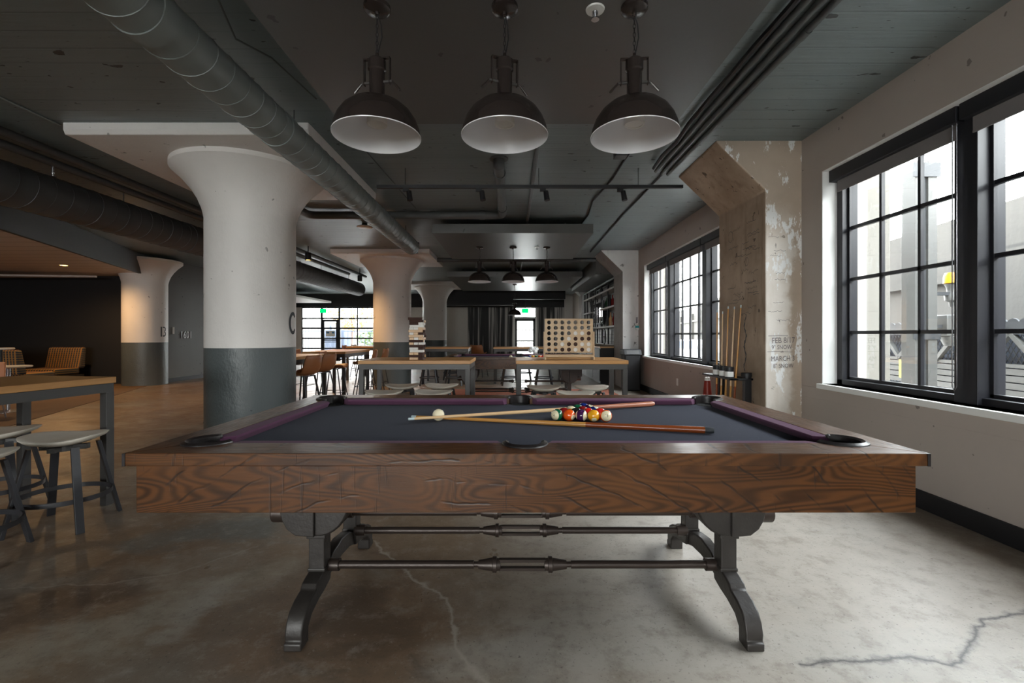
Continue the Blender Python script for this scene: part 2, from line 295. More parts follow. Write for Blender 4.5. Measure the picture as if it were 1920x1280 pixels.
M = dict(
    floor=m_floor(), ceiling=m_ceiling(), oakx=m_darkwood('dark_stained_oak', 'X'), oaky=m_darkwood('dark_stained_oak_side', 'Y'),
    bench=m_wood('oak_worktop', (.40, .19, .058), (.56, .29, .10), rough=.45), benchdark=m_wood('oak_worktop_edge', (.48, .28, .12), (.60, .37, .17)),
    ash=m_wood('pale_birch_ply', (.52, .35, .20), (.62, .44, .27), (1.5, 9, 9)),
    wall=m_paint('greige_wall_paint', (.43, .373, .333), .6, .05, 30), walldark=m_paint('black_wall_paint', (.016, .016, .018), .7, .05, 30),
    wallgrey=m_paint('mid_grey_wall_paint', (.17, .175, .18), .6, .05, 30), wallpale=m_paint('pale_wall_paint', (.60, .58, .56), .6, .05, 30),
    white=m_paint('white_column_paint', (.82, .79, .765), .5, .55, 7), colgrey=m_paint('grey_green_column_paint', (.105, .122, .125), .40, .9, 8),
    whitetrim=simple('white_trim_paint', (.82, .82, .80), .45, 0, .03), cloud=m_paint('charcoal_soffit_paint', (.10, .10, .097), .36, .05, 20),
    steel=simple('black_powder_coated_steel', (.028, .028, .032), .42, .0, .15), steelgrey=simple('dark_grey_steel', (.052, .049, .047), .45, .0, .1),
    frame=simple('black_window_frame_paint', (.011, .011, .015), .42, 0, .1), duct=simple('grey_painted_duct', (.225, .25, .245), .48, .0, .06, 8),
    ductdark=simple('dark_grey_painted_duct', (.060, .062, .064), .5, 0, .1), pipe=simple('grey_painted_pipe', (.10, .105, .105), .5, 0, .12),
    conduit=simple('dark_painted_conduit', (.085, .095, .096), .45, 0, .15), cable=simple('black_cable', (.012, .012, .013), .5),
    cast=simple('cast_iron', (.036, .031, .028), .42, .2, .35, 18, .35, 45), rod=simple('brown_iron_rod', (.050, .036, .030), .38, .4, .2),
    bed=m_cloth('navy_table_cloth', (.022, .026, .045)), cushion=m_cloth('purple_cushion_cloth', (.105, .042, .082)),
    leather=simple('black_pocket_leather', (.016, .013, .013), .33, 0, .2, 30, .2, 120), chrome=simple('worn_nickel', (.42, .42, .45), .25, .9, .1),
    stone=simple('whitewashed_stool_wood', (.66, .61, .53), .5, 0, .08, 10), tan=simple('tan_leather', (.33, .125, .045), .42, 0, .18, 9, .15, 140),
    browncloth=simple('dark_brown_leather', (.075, .04, .025), .5), blackcabinet=simple('black_cabinet', (.014, .014, .016), .45),
    lampout=simple('black_bronze_lamp_enamel', (.036, .027, .024), .25, .15, .15), lampin=simple('white_lamp_enamel', (.86, .86, .88), .2, 0, .02),
    bulb=simple('frosted_bulb', (.78, .76, .72), .35, 0, .03), black=simple('black_plastic', (.010, .010, .012), .5, 0, .1), blackhole=simple('pocket_darkness', (.006, .006, .006), .9),
    plasticwhite=simple('white_plastic', (.80, .80, .78), .35, 0, .02), paper=simple('white_paper', (.85, .84, .82), .7, 0, .02), fabric=simple('grey_shade_fabric', (.20, .185, .185), .9, 0, .05, 60),
    rawside=m_rawconcrete('raw_tan_concrete', (.30, .215, .150), (.46, .35, .26), (.20, .135, .09)), rawfront=m_rawconcrete('whitewashed_concrete', (.66, .60, .53), (.78, .73, .67), (.60, .53, .45), 1.0, True),
    pilwhite=m_rawconcrete('white_painted_concrete', (.70, .70, .70), (.80, .80, .79), (.62, .61, .60)), pilside=m_rawconcrete('brown_grey_concrete', (.24, .215, .20), (.31, .28, .26), (.2, .17, .15)),
    glass=glass('window_glass'), plaid=m_plaid(), mural=m_mural(), tile=m_brick('white_glazed_brick', (.26, .26, .255), (.04, .04, .04)),
    carpet=simple('brown_carpet', (.14, .085, .045), .95, 0, .35, 120, .5, 260), rug=simple('brick_red_rug', (.30, .10, .06), .95, 0, .35, 40, .4, 200),
    soffit=m_striped('pale_board_soffit', (.68, .61, .57), (.45, .39, .35), 'Y', .9), ivory=simple('ivory_ball', (.83, .74, .52), .12, 0, .03),
    cuelight=simple('maple_cue', (.70, .47, .26), .25, 0, .06), cuemid=simple('amber_cue', (.60, .29, .075), .22, 0, .08), cuebutt=simple('red_brown_cue_butt', (.28, .065, .018), .2, 0, .15),
    cuepink=simple('rose_wood_cue_butt', (.42, .16, .095), .22, 0, .1), rubber=simple('dark_rubber', (.03, .035, .04), .6), tip=simple('pale_blue_cue_tip', (.50, .60, .62), .7),
    blk_d=m_wood('dark_stained_block', (.034, .013, .009), (.058, .023, .015), rough=.8), blk_w=simple('white_painted_block', (.74, .71, .67), .5, 0, .05), blk_n=m_wood('natural_pine_block', (.52, .30, .14), (.64, .40, .20)),
    red=simple('dark_red_plastic', (.30, .03, .018), .4), wallwhite=simple('cream_outside_render', (.17, .16, .14), .8, 0, .06, 6), overpass=m_overpass(),
    alu=simple('darkened_pale_metal', (.075, .074, .070), .5, .1, .1), alud=simple('grey_galvanised_steel', (.045, .047, .050), .5, .3, .1), yellow=simple('amber_plastic', (.55, .24, .01), .35), yellowsign=simple('yellow_sign_paint', (.36, .31, .06), .5),  # pale metal of mast, fence and beacon darkened against overbright daylight
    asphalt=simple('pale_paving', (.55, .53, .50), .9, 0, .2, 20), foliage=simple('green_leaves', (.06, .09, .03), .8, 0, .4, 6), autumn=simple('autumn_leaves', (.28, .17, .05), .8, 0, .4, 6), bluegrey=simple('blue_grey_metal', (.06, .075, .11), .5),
    letter=simple('dark_grey_stencil_paint', (.045, .048, .055), .6, 0, .25, 60), pencil=simple('pencil_grey', (.16, .14, .14), .8), mirror=simple('mirror', (.8, .8, .8), .05, 1.0, .0), exit_g=emit('exit_green', (.0, .75, .12), 1.6), exit_b=simple('exit_sign_body', (.015, .04, .02), .4),
    warm=emit('warm_lamp_glow', (1, .48, .10), 14), redglass=simple('red_bottle_glass', (.20, .015, .015), .1), greenglass=simple('green_bottle_glass', (.03, .07, .04), .1), brushed=simple('brushed_metal_digits', (.55, .55, .56), .35, .6), blueposter=simple('blue_poster_ink', (.03, .16, .36), .5),
    carwhite=simple('white_car_paint', (.28, .28, .28), .2), scuff=simple('pale_scuff', (.6, .6, .58), .6),  # car white darkened likewise to offset the bright sky
)

# ------------------------------------------------------------------ geometry helpers
class MB:
    """collects shapes and links them as ONE mesh object"""
    def __init__(s): s.bm = bmesh.new(); s.mi = 0
    def _tag(s, fs):
        for f in fs: f.material_index = s.mi
    def mat(s, i): s.mi = i; return s
    def box(s, x0, x1, y0, y1, z0, z1, T=None):
        vs = [s.bm.verts.new(p) for p in ((x0, y0, z0), (x1, y0, z0), (x1, y1, z0), (x0, y1, z0), (x0, y0, z1), (x1, y0, z1), (x1, y1, z1), (x0, y1, z1))]
        fs = [s.bm.faces.new([vs[i] for i in f]) for f in ((3, 2, 1, 0), (4, 5, 6, 7), (0, 1, 5, 4), (1, 2, 6, 5), (2, 3, 7, 6), (3, 0, 4, 7))]
        s._tag(fs)
        if T is not None: bmesh.ops.transform(s.bm, matrix=T, verts=vs)
        return s
    def hexa(s, pts):
        """eight corners: four below (ccw), four above"""
        vs = [s.bm.verts.new(p) for p in pts]
        s._tag([s.bm.faces.new([vs[i] for i in f]) for f in ((3, 2, 1, 0), (4, 5, 6, 7), (0, 1, 5, 4), (1, 2, 6, 5), (2, 3, 7, 6), (3, 0, 4, 7))]); return s
    def bar(s, p0, p1, w, h, up=(0, 0, 1), w1=None, h1=None):
        """rectangular bar from p0 to p1; w across, h along up"""
        p0 = Vector(p0); p1 = Vector(p1); d = (p1-p0).normalized(); u = Vector(up)
        a = d.cross(u)
        if a.length < 1e-4: a = d.cross(Vector((1, 0, 0)))
        a.normalize(); b = a.cross(d).normalized()
        w1 = w if w1 is None else w1; h1 = h if h1 is None else h1
        P = []
        for p, ww, hh in ((p0, w, h), (p1, w1, h1)):
            P += [p-a*ww/2-b*hh/2, p+a*ww/2-b*hh/2, p+a*ww/2+b*hh/2, p-a*ww/2+b*hh/2]
        return s.hexa(P)
    def ringpts(s, c, a, b, r, n): return [s.bm.verts.new(c+a*(r*cos(2*pi*i/n))+b*(r*sin(2*pi*i/n))) for i in range(n)]
    def tube(s, pts, r, n=10, caps=True, closed=False):
        pts = [Vector(p) for p in pts]; rs = r if isinstance(r, (list, tuple)) else [r]*len(pts)
        rings = []; prev = None; m = len(pts)
        for i, p in enumerate(pts):
            if closed: d = (pts[(i+1) % m]-pts[i-1]).normalized()
            else: d = (pts[min(i+1, m-1)]-pts[max(i-1, 0)]).normalized()
            if prev is None:
                a = d.cross(Vector((0, 0, 1)))
                if a.length < .05: a = d.cross(Vector((1, 0, 0)))
            else: a = prev-d*prev.dot(d)
            a.normalize(); prev = a; b = d.cross(a)
            rings.append(s.ringpts(p, a, b, rs[i], n))
        fs = []
        k = m if closed else m-1
        for i in range(k):
            A, B = rings[i], rings[(i+1) % m]
            for j in range(n): fs.append(s.bm.faces.new((A[j], B[j], B[(j+1) % n], A[(j+1) % n])))
        if caps and not closed: fs += [s.bm.faces.new(rings[0]), s.bm.faces.new(rings[-1][::-1])]
        s._tag(fs); return s
    def cyl(s, p0, p1, r0, r1=None, n=20): return s.tube([p0, p1], [r0, r0 if r1 is None else r1], n)
    def lathe(s, prof, c=(0, 0, 0), n=32, mats=None, sx_=1.0, sy_=1.0, a0=0.0, a1=2*pi):
        full = abs(a1-a0-2*pi) < 1e-6; c = Vector(c); rings = []
        k = n if full else n+1
        for r, z in prof:
            if r < 1e-6: rings.append([s.bm.verts.new(c+Vector((0, 0, z)))])
            else: rings.append([s.bm.verts.new(c+Vector((r*sx_*cos(a0+(a1-a0)*i/n), r*sy_*sin(a0+(a1-a0)*i/n), z))) for i in range(k)])
        for q, (A, B) in enumerate(zip(rings[:-1], rings[1:])):
            fs = []
            for i in range(n):
                j = (i+1) % k
                if len(A) == 1 and len(B) == 1: continue
                if len(A) == 1: fs.append(s.bm.faces.new((A[0], B[j], B[i])))
                elif len(B) == 1: fs.append(s.bm.faces.new((A[i], A[j], B[0])))
                else: fs.append(s.bm.faces.new((A[i], A[j], B[j], B[i])))
            for f in fs: f.material_index = mats[q] if mats else s.mi
        return s
    def prism(s, poly, f0, f1):
        """poly: list of 2D points; f0/f1: functions (u,v) -> 3D point of the two ends"""
        a = [s.bm.verts.new(f0(*p)) for p in poly]; b = [s.bm.verts.new(f1(*p)) for p in poly]; n = len(poly)
        fs = [s.bm.faces.new(a), s.bm.faces.new(b[::-1])]
        for i in range(n): fs.append(s.bm.faces.new((a[i], b[i], b[(i+1) % n], a[(i+1) % n])))
        s._tag(fs); return s
    def prism_z(s, poly, z0, z1): return s.prism(poly, lambda u, v: (u, v, z0), lambda u, v: (u, v, z1))
    def prism_x(s, poly, x0, x1): return s.prism(poly, lambda u, v: (x0, u, v), lambda u, v: (x1, u, v))
    def prism_y(s, poly, y0, y1): return s.prism(poly, lambda u, v: (u, y0, v), lambda u, v: (u, y1, v))
    def sphere(s, c, r, u=24, v=14, sx_=1, sy_=1, sz_=1):
        prof = [(r*sin(pi*i/v), -r*cos(pi*i/v)*sz_) for i in range(v+1)]
        return s.lathe(prof, c, u, None, sx_, sy_)
    def grid(s, rows):
        vs = [[s.bm.verts.new(p) for p in row] for row in rows]; fs = []
        for a, b in zip(vs[:-1], vs[1:]):
            for i in range(len(a)-1): fs.append(s.bm.faces.new((a[i], a[i+1], b[i+1], b[i])))
        s._tag(fs); return s
    def xf(s, Mx): bmesh.ops.transform(s.bm, matrix=Mx, verts=s.bm.verts); return s
    def done(s, name, mats, parent=None, loc=None, rot=None, smooth=True, bevel=0.0, seg=2, ang=38):
        bmesh.ops.recalc_face_normals(s.bm, faces=s.bm.faces)
        me = bpy.data.meshes.new(name); s.bm.to_mesh(me); s.bm.free()
        for m in (mats if isinstance(mats, (list, tuple)) else [mats]): me.materials.append(M[m] if isinstance(m, str) else m)
        if smooth:
            for p in me.polygons: p.use_smooth = True
            me.set_sharp_from_angle(angle=R(ang))
        o = bpy.data.objects.new(name, me); col.objects.link(o)
        if parent is not None: o.parent = parent
        if loc is not None: o.location = loc
        if rot is not None: o.rotation_euler = rot
        if bevel:
            b = o.modifiers.new('edge', 'BEVEL'); b.width = bevel; b.segments = seg; b.limit_method = 'ANGLE'; b.angle_limit = R(40)
            b.harden_normals = False
        return o
def tag(o, label=None, cat=None, group=None, kind=None):
    if label: o['label'] = label
    if cat: o['category'] = cat
    if group: o['group'] = group
    if kind: o['kind'] = kind
    return o
def thing(name, label, cat, loc=(0, 0, 0), rz=0.0, group=None, kind=None):
    o = bpy.data.objects.new(name, None); col.objects.link(o); o.location = loc; o.rotation_euler = (0, 0, rz); o.empty_display_size = .1
    return tag(o, label, cat, group, kind)
def struct(o, label=None, cat=None): return tag(o, label, cat, None, 'structure')
def copy_tree(o, parent=None):
    c = o.copy(); col.objects.link(c)
    if parent is not None: c.parent = parent
    for ch in [x for x in bpy.data.objects if x.parent == o]: copy_tree(ch, c)
    return c
def place(o, loc, rz=0.0, label=None, group=None):
    o.location = loc; o.rotation_euler = (0, 0, rz)
    if label: o['label'] = label
    if group: o['group'] = group
    return o
def text_mesh(txt, size, depth=0.0):
    c = bpy.data.curves.new('lettering', 'FONT'); c.body = txt; c.size = size; c.extrude = depth; c.align_x = 'CENTER'; c.align_y = 'CENTER'; c.resolution_u = 3
    o = bpy.data.objects.new('lettering', c); col.objects.link(o)
    me = bpy.data.meshes.new_from_object(o); bpy.data.objects.remove(o); bpy.data.curves.remove(c)
    return me
def text_obj(name, txt, size, mat, parent, loc, rot, depth=0.0, sx_=1.0):
    me = text_mesh(txt, size, depth); me.materials.append(M[mat]); o = bpy.data.objects.new(name, me); col.objects.link(o)
    o.location = loc; o.rotation_euler = rot; o.scale = (sx_, 1, 1)
    if parent is not None: o.parent = parent
    return o
def strokes(mb, lines, w, f):
    """flat brush strokes: polylines in (u,v), width w, mapped to 3D by f"""
    for ln in lines:
        L, Rr = [], []
        for i, p in enumerate(ln):
            a = ln[max(i-1, 0)]; b = ln[min(i+1, len(ln)-1)]; dx, dy = b[0]-a[0], b[1]-a[1]; q = math.hypot(dx, dy) or 1
            nx, ny = -dy/q*w/2, dx/q*w/2
            L.append(f(p[0]+nx, p[1]+ny)); Rr.append(f(p[0]-nx, p[1]-ny))
        mb.grid([L, Rr])
    return mb
def arc(cx, cy, rx, ry, a0, a1, n=14): return [(cx+rx*cos(R(a0+(a1-a0)*i/n)), cy+ry*sin(R(a0+(a1-a0)*i/n))) for i in range(n+1)]
def rotz(poly, c, a): return [(c[0]+(x*cos(a)-y*sin(a)), c[1]+(x*sin(a)+y*cos(a))) for x, y in poly]

# ------------------------------------------------------------------ the room
CEIL = 3.06
struct(MB().box(-16, 3.2, -6.8, 21.3, -.12, 0).done('floor', 'floor', smooth=False))
struct(MB().box(-16, 3.2, -6.8, 21.3, CEIL, CEIL+.2).done('ceiling', 'ceiling', smooth=False))
# carpet of the lounge, edge running diagonally beside the concrete
struct(MB().prism_z([(-14, 2), (-4.88, 2), (-6.74, 6.44), (-8.46, 10.55), (-9.1, 10.99), (-14, 10.99)], 0.0, .008).done('floor_carpet', 'carpet', smooth=False))
ZS, ZT = .745, 2.66               # sill and head of the daylight windows
w = MB(); w.box(XW, 3.2, -6.8, 21.3, ZT, CEIL); w.box(XW, 3.2, -6.8, 21.3, 0, ZS)
for a, b in ((-6.8, -5.75), (-1.80, .16), (4.11, 5.68), (9.63, 21.3)): w.box(XW, 3.2, a, b, ZS, ZT)
struct(w.done('wall_right', 'wall', smooth=False))
struct(MB().box(XW-.018, XW, -6.5, 21, 0, .125).done('baseboard_right', 'black', smooth=False, bevel=.003))
struct(MB().box(-9.2, -8.62, 11.30, 11.5, 0, CEIL).box(-8.8, -8.6, 11.3, 17, 0, CEIL).done('wall_side', 'wallgrey', smooth=False))
struct(MB().box(-8.6, -8.585, 11.32, 17, 0, .10).done('baseboard_side', 'black', smooth=False))
struct(MB().box(-16, -9.0, 11.0, 11.2, 0, CEIL).done('wall_left', 'walldark', smooth=False))
struct(MB().box(-16, -15.8, -6.8, 21.3, 0, CEIL).done('wall_west', 'walldark', smooth=False))
# rear wall, behind the camera, with a run of glazing that lets the daylight in
w = MB(); w.box(-16, -5.2, -6.8, -6.6, 0, CEIL).box(.2, 3.2, -6.8, -6.6, 0, CEIL).box(-5.2, .2, -6.8, -6.6, 2.45, CEIL).box(-5.2, .2, -6.8, -6.6, 0, .65)
struct(w.done('wall_rear', 'wall', smooth=False))
w = MB()
for i in range(7): w.box(-5.2+i*.9-.03, -5.2+i*.9+.03, -6.72, -6.66, .65, 2.45)
for z in (.68, 1.55, 2.42): w.box(-5.2, .2, -6.72, -6.66, z-.03, z+.03)
rw = struct(w.done('window_4', 'frame', smooth=False))
MB().box(-5.2, .2, -6.695, -6.688, .65, 2.45).done('pane', 'glass', rw, smooth=False)
# far wall: storefront opening, door opening
YF = 21.0; DX0, DX1 = .05, 1.16
w = MB(); w.box(-16, 3.2, YF, YF+.2, 2.50, CEIL).box(-16, -9.72, YF, YF+.2, 0, 2.5).box(-4.75, DX0, YF, YF+.2, 0, 2.5).box(DX1, 3.2, YF, YF+.2, 0, 2.5)
struct(w.done('wall_far', 'wallpale', smooth=False))
struct(MB().box(-16, 2.4, YF-.12, YF-.001, 2.46, CEIL).done('trim_1', 'walldark', smooth=False))
# dropped beam in front of the mural
struct(MB().box(-2.6, .05, 17.9, 18.25, 2.36, CEIL).box(.05, 2.1, 17.9, 18.25, 2.60, CEIL).done('trim_2', 'walldark', smooth=False))

def window_bay(name, y0, y1):
    """daylight window in the right wall: three sashes of 3, 4 and 3 lights, four rows"""
    root = thing(name, None, None, (0, y0, 0)); struct(root)
    XG = 3.0; L = y1-y0; pw = (L-.30-.14)/10.0
    f = MB(); f.box(2.93, 3.07, 0, .07, ZS, ZT).box(2.93, 3.07, L-.07, L, ZS, ZT).box(2.93, 3.07, 0, L, ZT-.06, ZT).box(2.93, 3.07, 0, L, ZS, ZS+.045)
    f.done('window_frame', 'frame', root, smooth=False, bevel=.004)
    ys = [.07]; 
    for n in (3, 4, 3):
        ys.append(ys[-1]+n*pw); ys.append(ys[-1]+.15)
    mull = MB()
    for a in (ys[1], ys[3]): mull.box(2.90, 3.08, a, a+.15, ZS, ZT)
    mull.done('mullion', 'frame', root, smooth=False, bevel=.004)
    b = MB(); rows = [1.206, 1.674, 2.127]
    st = .07
    for n in (3, 4, 3):
        for k in range(1, n): b.box(2.986, 3.014, st+k*pw-.012, st+k*pw+.012, ZS+.04, ZT-.05)
        for z in rows: b.box(2.986, 3.014, st, st+n*pw, z-.014, z+.014)
        for z0, z1 in ((ZS+.045, ZS+.07), (ZT-.09, ZT-.06)): b.box(2.98, 3.02, st, st+n*pw, z0, z1)
        for yy in (st, st+n*pw-.022): b.box(2.98, 3.02, yy, yy+.022, ZS+.05, ZT-.06)
        st += n*pw+.15
    b.done('glazing_bars', 'frame', root, smooth=False)
    MB().box(2.997, 3.003, .07, L-.07, ZS+.05, ZT-.06).done('pane', 'glass', root, smooth=False)
    s = MB().box(XW-.035, 2.935, -.03, L+.03, ZS-.045, ZS)
    s.done('window_sill', 'whitetrim', root, smooth=False, bevel=.005)
    r = MB().box(XW-.001, 2.93, L-.008, L-.001, ZS+.001, ZT-.001).box(XW-.001, 2.93, .001, .008, ZS+.001, ZT-.001).box(XW-.001, 2.93, .008, L-.008, ZT-.008, ZT-.001)
    r.done('reveal_lining', 'whitetrim', root, smooth=False)
    return ys
for i, (a, b) in enumerate(WIN[:2]): ys = window_bay('window_%d' % (i+1), a, b)
window_bay('window_5', *WIN[2])
# roller blinds, drawn right up: one over each sash
def roller_blind(y0, y1, label, chain=True):
    t = thing('roller_blind', label, 'blind', (0, (y0+y1)/2, 2.45), 0, 'roller blinds'); h = (y1-y0)/2
    MB().box(2.845, 2.925, -h+.012, h-.004, .10, .205).done('fascia', 'frame', t, smooth=False, bevel=.004)
    MB().box(2.888, 2.892, -h+.05, h-.05, .012, .11).box(2.885, 2.895, -h+.05, h-.05, 0, .014).done('shade', 'fabric', t, smooth=False)
    if chain:
        c = MB()
        c.tube([(2.87, -h+.03, .10), (2.87, -h+.03, -1.6), (2.87, -h+.045, -1.63), (2.87, -h+.06, -1.6), (2.87, -h+.06, .10)], .0035, 6)
        c.done('bead_chain', 'chrome', t)
a, b = WIN[0]
roller_blind(a+ys[3]+.07, b-.02, 'black boxed roller blind over the panes next to the concrete pilaster')
roller_blind(a+ys[1]+.075, a+ys[3]+.065, 'black boxed roller blind cut by the frame edge, near window')
a, b = WIN[1]
roller_blind(a+ys[3]+.07, b-.02, 'dark roller blind at the trash can end of the far window')
roller_blind(a+ys[1]+.075, a+ys[3]+.065, 'dark roller blind over the middle panes of the far window')
roller_blind(a+.02, a+ys[1]+.065, 'dark roller blind at the cue rack end of the far window', False)

# pilasters of the window wall, with a haunch under the ceiling
def pilaster(y0, y1, side, front, label, name):
    p = [(XW+.02, 0), (2.45, 0), (2.45, 2.585), (1.975, 3.045), (1.975, CEIL+.01), (XW+.02, CEIL+.01)]
    m = MB().prism_y(p, y0, y1)
    for f in m.bm.faces:
        c = f.calc_center_median()
        f.material_index = 1 if abs(c.y-y0) < 1e-4 else 0
    return struct(m.done(name, [side, front], bevel=.012, ang=30), label, 'pilaster')
pil = pilaster(4.40, 5.39, 'rawside', 'rawfront', 'raw concrete pilaster with handwriting between the two windows', 'concrete_pilaster')
pilaster(10.08, 10.95, 'pilside', 'pilwhite', 'white fronted pilaster behind the black trash can', 'concrete_pilaster')
pilaster(16.0, 16.6, 'pilside', 'pilwhite', 'narrow far pilaster at the end of the bar shelves', 'concrete_pilaster')
# pencilled snow-depth records on the near pilaster
def note(txt, x, z, size, sh=.0):
    return text_obj('lettering', txt, size, 'pencil', pil, (x, 4.3855, z), (pi/2, R(-1.5), 0), 0.0, .8)
struct(MB().box(XW-.006, XW, -1.75, 4.38, .60, .70).done('trim_5', 'wall', smooth=False, bevel=.002))
note('FEB 8/17', 2.615, 1.130, .078); note('9" SNOW', 2.60, 1.065, .058); note('MARCH 3', 2.61, .955, .068); note('8" SNOW', 2.615, .885, .058)
strokes(MB(), [[(2.46, 1.022), (2.55, 1.026), (2.70, 1.020)], [(2.47, 1.175), (2.58, 1.18), (2.66, 1.176)]], .004, lambda u, v: (u, 4.3855, v)).done('pencil_line', 'pencil', pil, smooth=False)

# illegible scrawls and a dark run on the pilaster
rs = random.Random(21)
def scrawl(u, v, w_, h_):
    n = int(w_/.012); return [(u+w_*i/n+rs.uniform(-.004, .004), v+rs.uniform(-h_, h_)*.5*(1 if i % 3 else .3)) for i in range(n+1)]
side = [scrawl(rs.uniform(4.48, 5.0), rs.uniform(1.25, 2.45), rs.uniform(.10, .26), rs.uniform(.015, .05)) for _ in range(26)]+[arc(4.75, 1.95, .035, .045, 0, 350, 12), arc(5.1, 2.28, .05, .06, 20, 330, 12), arc(4.9, 1.62, .04, .03, 180, 360, 8)]
strokes(MB(), side, .0045, lambda u, v: (2.4485, u, v)).done('scrawl', 'letter', pil, smooth=False)
front = [scrawl(rs.uniform(2.47, 2.56), z_, rs.uniform(.07, .17), .02) for z_ in (1.33, 1.41, 1.50, 1.72, 1.78, 1.95, 2.0, 2.13)]
strokes(MB(), front, .003, lambda u, v: (u, 4.3985, v)).done('scrawl', 'pencil', pil, smooth=False)
rows = []
for i in range(40): z_ = .80+.60*i/39; c_ = 4.78+.02*sin(i*.45)+rs.uniform(-.006, .006); w_ = .004+.012*abs(sin(i*.8+1))*(1-abs(i/39-.5)); rows.append([(2.4484, c_-w_, z_), (2.4484, c_+w_, z_)])
MB().grid(rows).done('stain', 'letter', pil, smooth=False)

# round mushroom columns with drop panels
def column(cx, cy, label, letter=None, zline=1.05, r=.442, panel=(-1.1, 1.07, -.98, .98), deep=True):
    root = thing('mushroom_column', label, 'column', (cx, cy, 0)); struct(root)
    MB().lathe([(r, 0), (r, zline)], n=64).done('lower_shaft', 'colgrey', root)
    prof = [(r, zline), (r, 2.42), (r+.008, 2.46), (r+.025, 2.53), (r+.06, 2.62), (r+.12, 2.72), (r+.20, 2.82), (r+.275, 2.89), (r+.30, 2.915), (r+.30, 2.965)]
    MB().lathe(prof, n=64).done('upper_shaft', 'white', root)
    if panel:
        x0, x1, y0, y1 = panel
        MB().prism_x([(y0, 2.96), (y0-.02, 3.0), (y0-.02, CEIL+.005), (y1+.02, CEIL+.005), (y1+.02, 3.0), (y1, 2.96)], x0, x1).done('drop_panel', 'white', root, smooth=False, bevel=.008)
    if letter:
        f = lambda u, v: ((r+.0025)*cos(u/r), (r+.0025)*sin(u/r), v)
        mb = MB()
        if letter == 'C':
            a, z = .02, 1.315
            strokes(mb, [arc(a, z, .066, .106, 38, 322, 30)], .037, f)
        else:
            z = 1.265
            strokes(mb, [[(-.068, z-.118), (-.068, z), (-.068, z+.118)]], .034, f)
            strokes(mb, [[(-.03, z+.103)]+arc(.012, z+.055, .045, .048, 90, -78, 14), arc(.012, z-.055, .05, .048, 78, -90, 14)+[(-.03, z-.103)]], .028, f)
        mb.done('stencil_letter', 'letter', root, smooth=False)
    return root
column(-2.87, 5.02, 'big white and grey round column stencilled C beside the pool table', 'C')
column(-2.87, 10.92, 'white and grey mushroom column behind the block tower table', None, 1.02)
column(-8.80, 10.92, 'white and grey column stencilled B at the lounge edge', 'B', 1.01, .442, None)
column(-2.87, 16.9, 'dim far column behind the block tower', None, 1.0)

# charcoal ceiling clouds
def cloud(x0, x1, y0, y1, label, drop=True):
    m = MB().box(x0, x1, y0, y1, 2.80, 2.944)
    o = struct(m.done('ceiling_cloud', 'cloud', smooth=False), label, 'ceiling panel')
    for x in (x0+.4, x1-.4):
        for y in (y0+.4, y1-.4): MB().cyl((x, y, 2.94), (x, y, CEIL), .012, n=8).done('hanger_rod', 'conduit', o)
    return o
cloud(-1.30, 1.25, 1.03, 3.49, 'charcoal ceiling panel holding the three big pendants')
cloud(-1.27, 1.29, 7.22, 9.68, 'charcoal ceiling panel over the second pool table')
cloud(-1.80, 1.95, 12.6, 16.6, 'charcoal ceiling panel beyond the second pool table')
struct(MB().box(2.02, XW, 10.98, 15.45, 2.65, CEIL).done('bar_soffit', 'cloud', smooth=False), 'grey boxed soffit above the bar shelves', 'soffit')
# lounge soffit with diagonal fascia
struct(MB().prism_z([(-15.8, 2.0), (-5.30, 2.0), (-6.92, 6.15), (-8.62, 10.5), (-9.0, 11.0), (-15.8, 11.0)], 2.61, 2.66).done('lounge_soffit', 'soffit', smooth=False), 'pale board soffit over the carpeted lounge', 'soffit')
fa = MB().prism_z([(-5.26, 2.0), (-5.30, 2.0), (-6.92, 6.15), (-8.80, 10.98), (-8.74, 10.98), (-6.86, 6.15)], 2.60, CEIL)
struct(fa.done('trim_3', 'ductdark', smooth=False))
struct(MB().prism_z([(-15.8, 9.6), (-9.52, 10.38), (-9.5, 10.42), (-15.8, 10.45)], 2.50, 2.54).done('trim_4', 'soffit', smooth=False))
struct(MB().prism_z([(-14, 17.05), (-8.1, 17.05), (-8.1, 20.4), (-14, 20.4)], 2.62, 2.70).done('rear_soffit', 'wallpale', smooth=False), 'white soffit in front of the far glazing', 'soffit')

# storefront glazing in the far wall
t = struct(thing('window_3', None, None, (0, YF, 0)))
vx = [-9.72, -8.79, -7.98, -7.14, -6.30, -5.46, -4.75]; hz = [.06, .57, 1.035, 1.50, 1.95, 2.46]
m = MB()
for i, x in enumerate(vx):
    w_ = .085 if i in (0, 1, 2) else .05
    m.box(x-w_/2, x+w_/2, .02, .12, 0, 2.5)
for z in hz:
    m.box(-9.72, -4.75, .03, .11, z-.034, z+.034)
m.done('window_frame', 'frame', t, smooth=False)
MB().box(-9.72, -4.75, .066, .072, 0, 2.5).done('pane', 'glass', t, smooth=False)
d = struct(thing('door_1', None, None, (-8.385, YF, 0)))
m = MB().box(-.36, -.27, -.02, .05, 0, 1.90).box(.27, .36, -.02, .05, 0, 1.90).box(-.36, .36, -.02, .05, 1.80, 1.90).box(-.36, .36, -.02, .05, 0, .14).box(-.36, .36, -.02, .05, .93, .98)
m.done('door_frame', 'frame', d, smooth=False); MB().box(-.30, .30, -.055, -.035, .85, .88).done('push_bar', 'steelgrey', d, smooth=False)
po = MB().box(-.22, .2, -.006, 0, 1.12, 1.38).mat(1).box(-.2, -.06, -.008, -.005, 1.26, 1.33).box(.06, .18, -.008, -.005, 1.26, 1.33)
tag(po.done('poster', ['paper', 'blueposter'], None, (-8.36, YF-.022, 0), smooth=False), 'small white and blue notice taped to the storefront door', 'notice')
